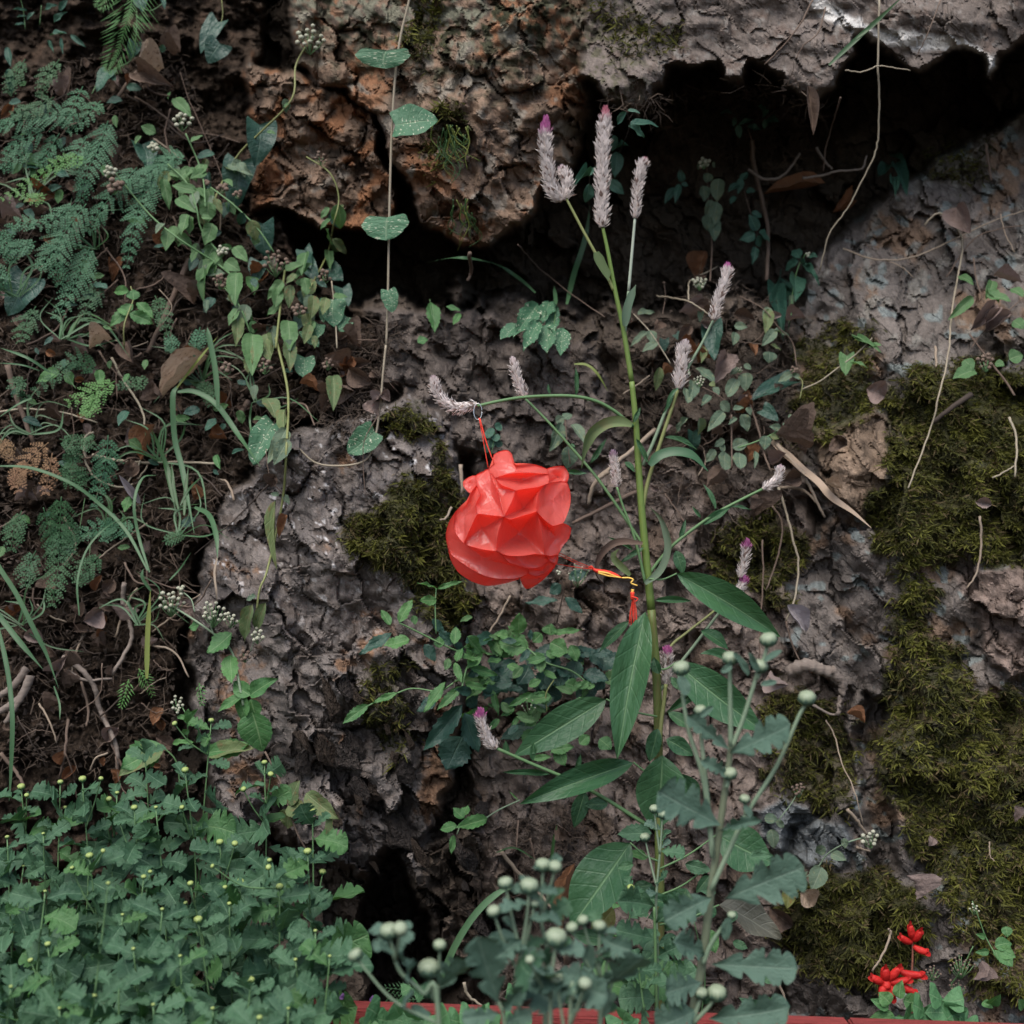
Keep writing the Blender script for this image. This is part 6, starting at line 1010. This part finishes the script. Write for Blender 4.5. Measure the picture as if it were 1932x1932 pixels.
for i in range(22):
    x, y = rand_in(RIGHTL); a = R.uniform(0,6.28); L = R.uniform(30,80)
    twig(ID, [(x,y),(x+math.cos(a)*L*.5+R.uniform(-8,8), y+math.sin(a)*L*.5),(x+math.cos(a)*L,y+math.sin(a)*L)], R.uniform(.8,1.8), R.choice([S_brn,S_dry,S_drk]), 'thin loose twig among the dusty herb', near(.02), 'loose_twig', 'twig', 'loose twigs among the dusty herb')

# ------------------------------------------------------------------ dead leaves
def dead(T, rows, mat, label, Y=near(.03), group=None, kind=None, curl=.8):
    for r in rows:
        a = T(r[0], r[1]); b = T(r[2], r[3]); D = dep(Y, *a); L = (P(*b, D)-P(*a, D)).length
        put('dead_leaf', leaf_mesh(kind or R.choice(('lance','lance','ovate','tooth')), R.randrange(6), mat, curl=curl, fold=.3, droop=.12), None, P(*a, D), P(*b, D-R.uniform(-.1,.4)*L), r[4]*SCALE[T]*mpp(D)*1.25, None, R.uniform(-.7,.7), min(1., 1.3*r[4]*SCALE[T]*mpp(D)/L), label, 'leaf', group)
for T, r, m, l in ((T01,(1150,95,890,330,100),D_pale,'large pale beige dead leaf curled beside the folded grass'),(T01,(900,330,850,220,80),D_leaf,'dark crumpled dead leaf under the pale beige one'),(T01,(860,480,790,680,90),D_org,'bright orange-brown dead leaf in the straw'),(T01,(620,0,490,50,70),D_pale,'pale dead leaf lying below the shiny seedling'),(T00,(910,370,770,390,120),D_pale,'tan curled dead leaf under the hanging pinnate fern'),(T00,(760,400,960,480,100),D_leaf,'brown dead leaf hanging below the tan curled one'),(T00,(1120,1560,1060,1680,160),D_leaf,'big crumpled brown dead leaf behind the thick stick'),(T00,(200,1060,310,1090,110),D_org,'reddish dead leaf between the lacy fronds'),(T20,(830,1015,490,1065,95),D_org,'large orange-brown curled leaf caught in the cave mouth'),(T20,(960,1165,878,1165,70),D_org,'small round orange leaf on the cave floor'),(T20,(735,480,765,745,52),D_leaf,'long brown leaf strip hanging from the slab'),(T20,(160,1390,120,1560,90),D_org,'rust-coloured dead leaf behind the dusty column of leaves'),(T20,(1560,1150,1640,1300,110),D_pink,'perforated purplish dead leaf among the dry vines'),(T21,(560,520,735,620,130),D_leaf,'reddish brown dead leaf resting on the flat dead stalk'),(T21,(530,705,615,640,60),D_pink,'pinkish dead leaf under the small white spike'),(T21,(600,800,695,775,80),D_leaf,'small curled brown leaf below the flat dead stalk'),(T21,(1060,280,1160,325,110),D_pink,'crumpled pale brown leaf on the moss'),(T21,(620,1480,722,1635,75),D_grey,'lilac-grey dead leaf hanging by the bowed vine'),(T21,(830,800,925,840,50),D_pale,'tan curled scrap beside the flat dead stalk'),(T21,(410,860,450,990,110),D_leaf,'dark red-brown leaf under the pale spike branch'),(T21,(1660,910,1755,925,50),D_pink,'small pinkish leaf scrap in the thick moss'),(T21,(880,540,950,600,90),D_leaf,'dark brown curled leaf at the top of the bare stone'),(T21,(520,1850,620,1932,70),D_pink,'pale pinkish dead leaf at the root end'),(T22,(1300,1105,1340,1240,90),D_pink,'folded pink-brown leaf on the moss mound edge'),(T22,(690,1200,770,1280,100),D_pale,'tan leaf cluster on the moss mound top'),(T22,(520,1290,650,1395,90),D_leaf,'broad brown dead leaf beside the purplish living leaf'),(T22,(1880,720,1890,810,40),D_pink,'thin pinkish leaf strip on the lower moss'),(T22,(1410,885,1400,945,30),D_pink,'tiny tan leaf flake on the lower moss'),(T22,(950,200,1050,260,50),D_org,'reddish curled leaf sliver under the thick root'),(T22,(1700,1580,1660,1690,60),D_pink,'cluster of pale dead leaf by the red salvia'),(Z6,(1060,830,950,1110,150),D_pink,'long grey-brown dead leaf hanging in the dusty herb'),(Z6,(720,560,600,720,90),D_leaf,'dead brown leaf hanging by the second spike'),(Z6,(1830,1720,1580,1570,110),D_leaf,'broad reddish dead leaf at the upper end of the flat stalk'),(Z6,(400,500,370,600,80),D_leaf,'curled brown scrap by the cockscomb stem'),(T01,(1530,760,1500,830,70),D_leaf,'dark dead leaf on top of the grey rock'),(T01,(1660,255,1770,290,50),D_org,'rusty dead leaf beside the yellow hanging leaf'),(T11,(60,170,190,250,90),D_leaf,'brown dead leaf at the foot of the tan vine'),(T11,(0,260,100,300,90),D_leaf,'dark leaf heap piece beside the tan vine foot'),(T11,(150,360,200,420,60),D_pink,'pale leaf scrap at the foot of the tan vine'),(T12,(1310,1040,1240,1420,60),D_org,'narrow orange leaf edge behind the big green leaf'),(T01,(780,920,660,760,36),D_grey,'silvery dead leaf strip beside the grass tuft'),(T01,(570,1510,460,1570,100),D_pink,'star-shaped pale dead leaf below the hanging fern'),(T01,(240,1680,130,1650,70),D_pink,'pale brown leaf on the bank under the hanging fern'),(T12,(1340,1530,1250,1590,70),D_leaf,'brown leaf behind the low pale buds'),(T12,(1210,820,1300,900,60),D_leaf,'dry brown husk under the cockscomb leaf')):
    dead(T, [r], m, l, near(.05))
for i in range(120):
    x, y = rand_in(BANK); a = R.uniform(0, 6.28); L = R.uniform(16,44)
    dead(ID, [(x, y, x+math.cos(a)*L, y+math.sin(a)*L, L*R.uniform(.35,.7))], R.choice([D_leaf,D_leaf,D_leaf,D_pink,D_org]), 'small brown dead leaf lying in the litter of the bank', near(R.uniform(.008,.03)), 'small dead leaves on the bank')
for i in range(40):
    x, y = rand_in([(620,600),(720,720),(560,800),(640,700)] if i < 12 else RIGHTL); a = R.uniform(0, 6.28); L = R.uniform(20,45)
    dead(ID, [(x, y, x+math.cos(a)*L, y+math.sin(a)*L, L*R.uniform(.4,.7))], R.choice([D_leaf,D_leaf,D_pink,D_org]), 'small brown dead leaf on the ledges beside the herbs' , near(.02), 'small dead leaves on the rock ledges')
# fine litter: straw bits, crumbs and rootlets nobody could count
def litter(name, poly, nS, nC, label):
    mb = MB()
    for i in range(nS):
        x, y = rand_in(poly); D = wall(x, y)+R.uniform(-.012,.02); p = P(x, y, D); d = Vector((R.gauss(0,1), R.gauss(-.2,.4), R.gauss(-.2,.8))).normalized(); L = R.uniform(.012,.05); s = d.cross(Vector((R.gauss(0,1),-1,R.gauss(0,1)))).normalized()*R.uniform(.0004,.0011); c = Vector((R.gauss(0,.25),R.gauss(0,.1),R.gauss(0,.25)))*L
        mb.add([p-s, p+s, p+d*L*.5+c*.5+s, p+d*L*.5+c*.5-s, p+d*L+c*.2], [(0,1,2,3),(3,2,4)])
    S_lit = plain('litter_straw', (.026,.018,.014), (.115,.085,.062), 9, .9, bump=0)
    o = mb.build(name, S_lit); tag(o, label, 'litter', kind='stuff'); mb = MB()
    for i in range(nC):
        x, y = rand_in(poly); D = wall(x, y)+R.uniform(.0,.03); p = P(x, y, D); r = R.uniform(.002,.007); v = [p+Vector((R.gauss(0,1),R.gauss(0,1),R.gauss(0,1))).normalized()*r for _ in range(5)]
        mb.add(v, [(0,1,2),(0,2,3),(0,3,1),(4,2,1),(4,3,2),(4,1,3)])
    tag(mb.build(name, plain(name+'_crumb', (.022,.016,.013), (.075,.056,.044), 12, .95, bump=0), smooth=False), label+' crumbs', 'litter', kind='stuff')
litter('bank_litter', BANK, 3600, 3800, 'fine brown straw litter over the earth bank'); litter('ledge_litter', [(1180,640),(1330,500),(1490,560),(1500,960),(1340,1010),(1180,980)], 700, 500, 'fine litter among the dusty herb'); litter('hollow_litter', [(1100,190),(1480,150),(1560,200),(1520,330),(1400,330),(1250,230)], 500, 200, 'fine rootlets under the lip of the slab'); litter('ledge_dust', [(640,620),(760,600),(720,740),(700,830),(600,800)], 500, 400, 'fine litter at the foot of the tan vine'); litter('root_mat', [(960,1540),(1110,1540),(1120,1720),(980,1740)], 500, 200, 'rootlets on the dark rock foot')

# ------------------------------------------------------------------ loose stones wedged into the broken rock
M_st = plain('loose_stone', (.055,.047,.044), (.135,.115,.105), 4.5, .95, bump=1., bd=.12, spec=.1); M_st2 = plain('brown_stone', (.065,.050,.040), (.14,.108,.088), 4.5, .95, bump=1., bd=.12, spec=.1)
STN = []
for k in range(8):
    bm = bmesh.new()
    for i in range(11): bm.verts.new(Vector((R.gauss(0,1), R.gauss(0,1), R.gauss(0,1))).normalized()*R.uniform(.7,1.2))
    bmesh.ops.convex_hull(bm, input=bm.verts); bmesh.ops.delete(bm, geom=[v for v in bm.verts if not v.link_faces], context='VERTS'); bmesh.ops.bevel(bm, geom=list(bm.edges), offset=.06, segments=1, affect='EDGES'); bmesh.ops.triangulate(bm, faces=bm.faces); bmesh.ops.subdivide_edges(bm, edges=bm.edges, cuts=2, use_grid_fill=True)
    for v_ in bm.verts: v_.co += v_.co.normalized()*(.16*mnoise.noise(v_.co*2.1+Vector((k*5,0,0)))+.07*mnoise.noise(v_.co*6+Vector((0,k*5,0))))
    me = bpy.data.meshes.new('stone'); bm.to_mesh(me); bm.free(); STN.append(me)
CH = [(600,1300),(800,1280),(880,1420),(930,1560),(960,1800),(830,1820),(700,1640),(540,1560)]
for i in range(46):
    x, y = rand_in(CH if i < 38 else [(1000,1450),(1180,1400),(1200,1880),(1000,1880)]); r = R.choice((12,16,22,30,42))*R.uniform(.8,1.2)*mpp(2.5); D = wall(x, y)+.95*r; me = STN[i % 8]
    if len(me.materials) == 0: me.materials.append(M_st if i % 2 else M_st2)
    M = Matrix.Translation(P(x, y, D))@Matrix.Rotation(R.uniform(0.9,1.3), 4, 'Y')@Matrix.Rotation(R.uniform(0,6), 4, 'X')@Matrix.Diagonal((r*1.3, r*.6, r*.85, 1)); link(bpy.data.objects.new('stone', me), rock_face, M)

# ------------------------------------------------------------------ green hanging rootlets on the boulder
for cx_, cy_, n_, lb in ((625,730,34,'tuft of green hanging moss roots on the brown boulder'),(690,1130,14,'thin green moss threads low on the brown boulder')):
    a = T10(cx_, cy_); t = thing('moss_tuft', P(*a, wall(*a)-.01), lb, 'moss')
    for k in range(n_):
        x = cx_+R.gauss(0,45); y = cy_+R.uniform(-40,60); L = R.uniform(110,240)
        stem(t, T10, [(x,y),(x+R.uniform(-25,35),y+L*.35),(x+R.uniform(-40,60),y+L*.7),(x+R.uniform(-60,80),y+L)], 1.5, .7, GRd if k % 3 else GRy, near(R.uniform(.004,.02)), 'strand', 4)
tag(moss([(830,195),(860,200),(870,270),(815,330),(800,280)], .9, 'x'), 'dark moss pad on the brown boulder above the hanging roots', 'moss', kind='stuff'); tag(moss([(770,0),(850,0),(840,60),(790,130),(765,90)], .6, 'x'), 'dark moss beside the tan vine on top of the boulder', 'moss', kind='stuff'); tag(moss([(1120,10),(1290,30),(1270,100),(1160,120)], .35, 'x'), 'crusty moss between the boulder and the slab', 'moss', kind='stuff')

# ------------------------------------------------------------------ red salvia, clover, violets at the bottom
M_sal = plain('salvia_red', (.40,.010,.010), (.66,.035,.028), 140, .55, .3, bump=.6); S_sal = plain('salvia_stem', (.16,.05,.04), (.22,.10,.06), 30, .6)
def corolla(t, T, x0, y0, x1, y1, w, Y):
    A = P(*T(x0,y0), Y); B = P(*T(x1,y1), Y-.008); mb = MB(); d = B-A; q = spline([A, A.lerp(B, .5)+Vector((0,0,-.06*d.length)), B], 5); ww = w*SCALE[T]*mpp(Y)*.5
    tube(mb, q, lambda s: ww*(.28+.75*math.sin(math.pi*min(1,s*.72+.1))), 0, 9); o = mb.build('flower', M_sal, t); L = d.length
    put('lip', leaf_mesh('oval', 2, M_sal), o, q[-3], q[-1]+d.normalized()*L*.22+Vector((0,-.003,-.002)), ww*1.5, (0,-1,.4)); put('lip', leaf_mesh('oval', 3, M_sal), o, q[-3], q[-1]+d.normalized()*L*.12+Vector((0,-.003,.006)), ww*1.2, (.4,-1,.8))
YS = 2.12
sa = thing('red_salvia', P(*T22(1310,2300), YS), 'slender red salvia spike with four scattered flowers beside the moss mound', 'flower'); stem(sa, T22, [(1312,2400),(1312,1932),(1308,1700),(1314,1560),(1312,1440)], 2.4, 1.6, S_sal, YS)
for r in ((1318,1460,1298,1385,42),(1318,1470,1358,1418,44),(1310,1480,1245,1448,40),(1318,1500,1394,1535,40)): corolla(sa, T22, *r, YS)
sb = thing('red_salvia', P(*T22(1180,2300), YS-.03), 'dense red salvia flower head above the clover leaves', 'flower'); stem(sb, T22, [(1180,2400),(1178,1932),(1168,1800),(1160,1690)], 2.8, 2., S_sal, YS-.03)
for r in ((1165,1700,1085,1672,46),(1165,1690,1160,1625,56),(1165,1690,1240,1622,46),(1240,1640,1368,1662,44),(1175,1700,1290,1685,46),(1165,1700,1140,1765,52),(1190,1710,1205,1790,48),(1230,1700,1330,1762,44),(1160,1680,1175,1740,52),(1200,1690,1255,1740,44)): corolla(sb, T22, *r, YS-.03)
leaves(sb, T22, [(1190,1820,1130,1760,90),(1240,1790,1250,1695,70),(1260,1800,1380,1825,100),(1180,1850,1090,1790,60),(1220,1900,1060,1915,110),(1240,1880,1230,1960,70)], 'ovate', G_mid, YS-.05)
G_clo = leaf_mat('clover_leaf', (.050,.145,.060), (.075,.185,.075), (.13,.24,.12), .6, .25, 3, 1.5, vw=.15)
def clover(T, x, y, size, Y, label, group, n=3):
    p = P(*T(x, y), Y); t = thing('clover', Vector((p.x, p.y+.05, min(.06, p.z-.05))), label, 'clover', group); mb = MB(); tube(mb, spline([Vector((p.x+.02, p.y+.05, min(.06, p.z-.05))), p+Vector((.01,.03,-.05)), p], 5), .0013, .0009, 5); mb.build('stalk', S_grn, t); s = size*SCALE[T]*mpp(Y); a0 = R.uniform(0,6)
    for k in range(n):
        a = a0+k*2*math.pi/n; d = Vector((math.cos(a), -.25-.4*math.sin(a), math.sin(a)*.75)).normalized(); put('leaflet', leaf_mesh('clover', k % 3, G_clo, fold=.1, droop=.05), t, p, p+d*s, s*1.3, (0,-.9,.7))
for x, y, sz in ((1480,1800,115),(1380,1870,120),(1530,1880,100),(1290,1900,90),(1450,1925,110),(1600,1925,80)): clover(T22, x, y, sz, 2.05, 'round-leaved clover plant below the red salvia', 'clovers below the red salvia')
for x, y, sz in ((240,1900,130),(350,1890,125),(440,1915,120),(560,1925,110),(760,1890,100),(700,1925,110),(800,1920,100),(300,1940,110),(420,1740,70),(980,1760,60),(1580,1915,90),(1000,1925,90)): clover(T12, x, y, sz, 1.88 if y > 1800 else 2.05, 'broad-leaved clover growing over the red edging', 'clovers over the red edging')
M_vio = plain('violet_petal', (.42,.20,.55), (.55,.30,.66), 80, .5, .3)
for x, y, lb in ((205,1795,'small violet clover flower on the red edging'),(38,1782,'small half-hidden violet flower left of the red edging')):
    t = thing('violet_flower', P(*T12(x, y+140), 1.93), lb, 'flower'); stem(t, T12, [(x-10,y+140),(x-6,y+60),(x,y+10)], 1.4, 1., S_grn, 1.93)
    for k in range(4): put('petal', leaf_mesh('clover', k % 3, M_vio), t, P(*T12(x,y+12), 1.93), P(*T12(x-26+k*17, y-14+abs(k-1.5)*8), 1.92), 26*.34*mpp(1.93), (0,-1,.3))
t = herb('rambling_weed', (1850,1780), 'small green weed with a thread of tiny lilac buds above the clover', [(T22,[(1645,1250),(1690,1370),(1720,1450),(1780,1560)],1.,1.4,S_grn,N8),(T22,[(1520,1720),(1580,1640),(1650,1500)],1.4,1.,S_grn,N8)], [(T22,[(1720,1450,1670,1435,36),(1740,1530,1665,1535,40),(1770,1500,1870,1480,80),(1790,1520,1885,1560,80),(1800,1540,1870,1610,80),(1770,1520,1790,1570,40),(1830,1390,1840,1450,60),(1740,1820,1800,1790,70),(1900,1800,1932,1860,60),(1700,1810,1760,1840,50)],'ovate',G_mid,N8)], [(T22,1655,1290,7,30,14,N8,False),(T22,1580,1600,22,70,14,N8,True),(T22,1560,1730,16,55,14,N8,True),(T22,1420,1640,14,45,14,N8,True)])
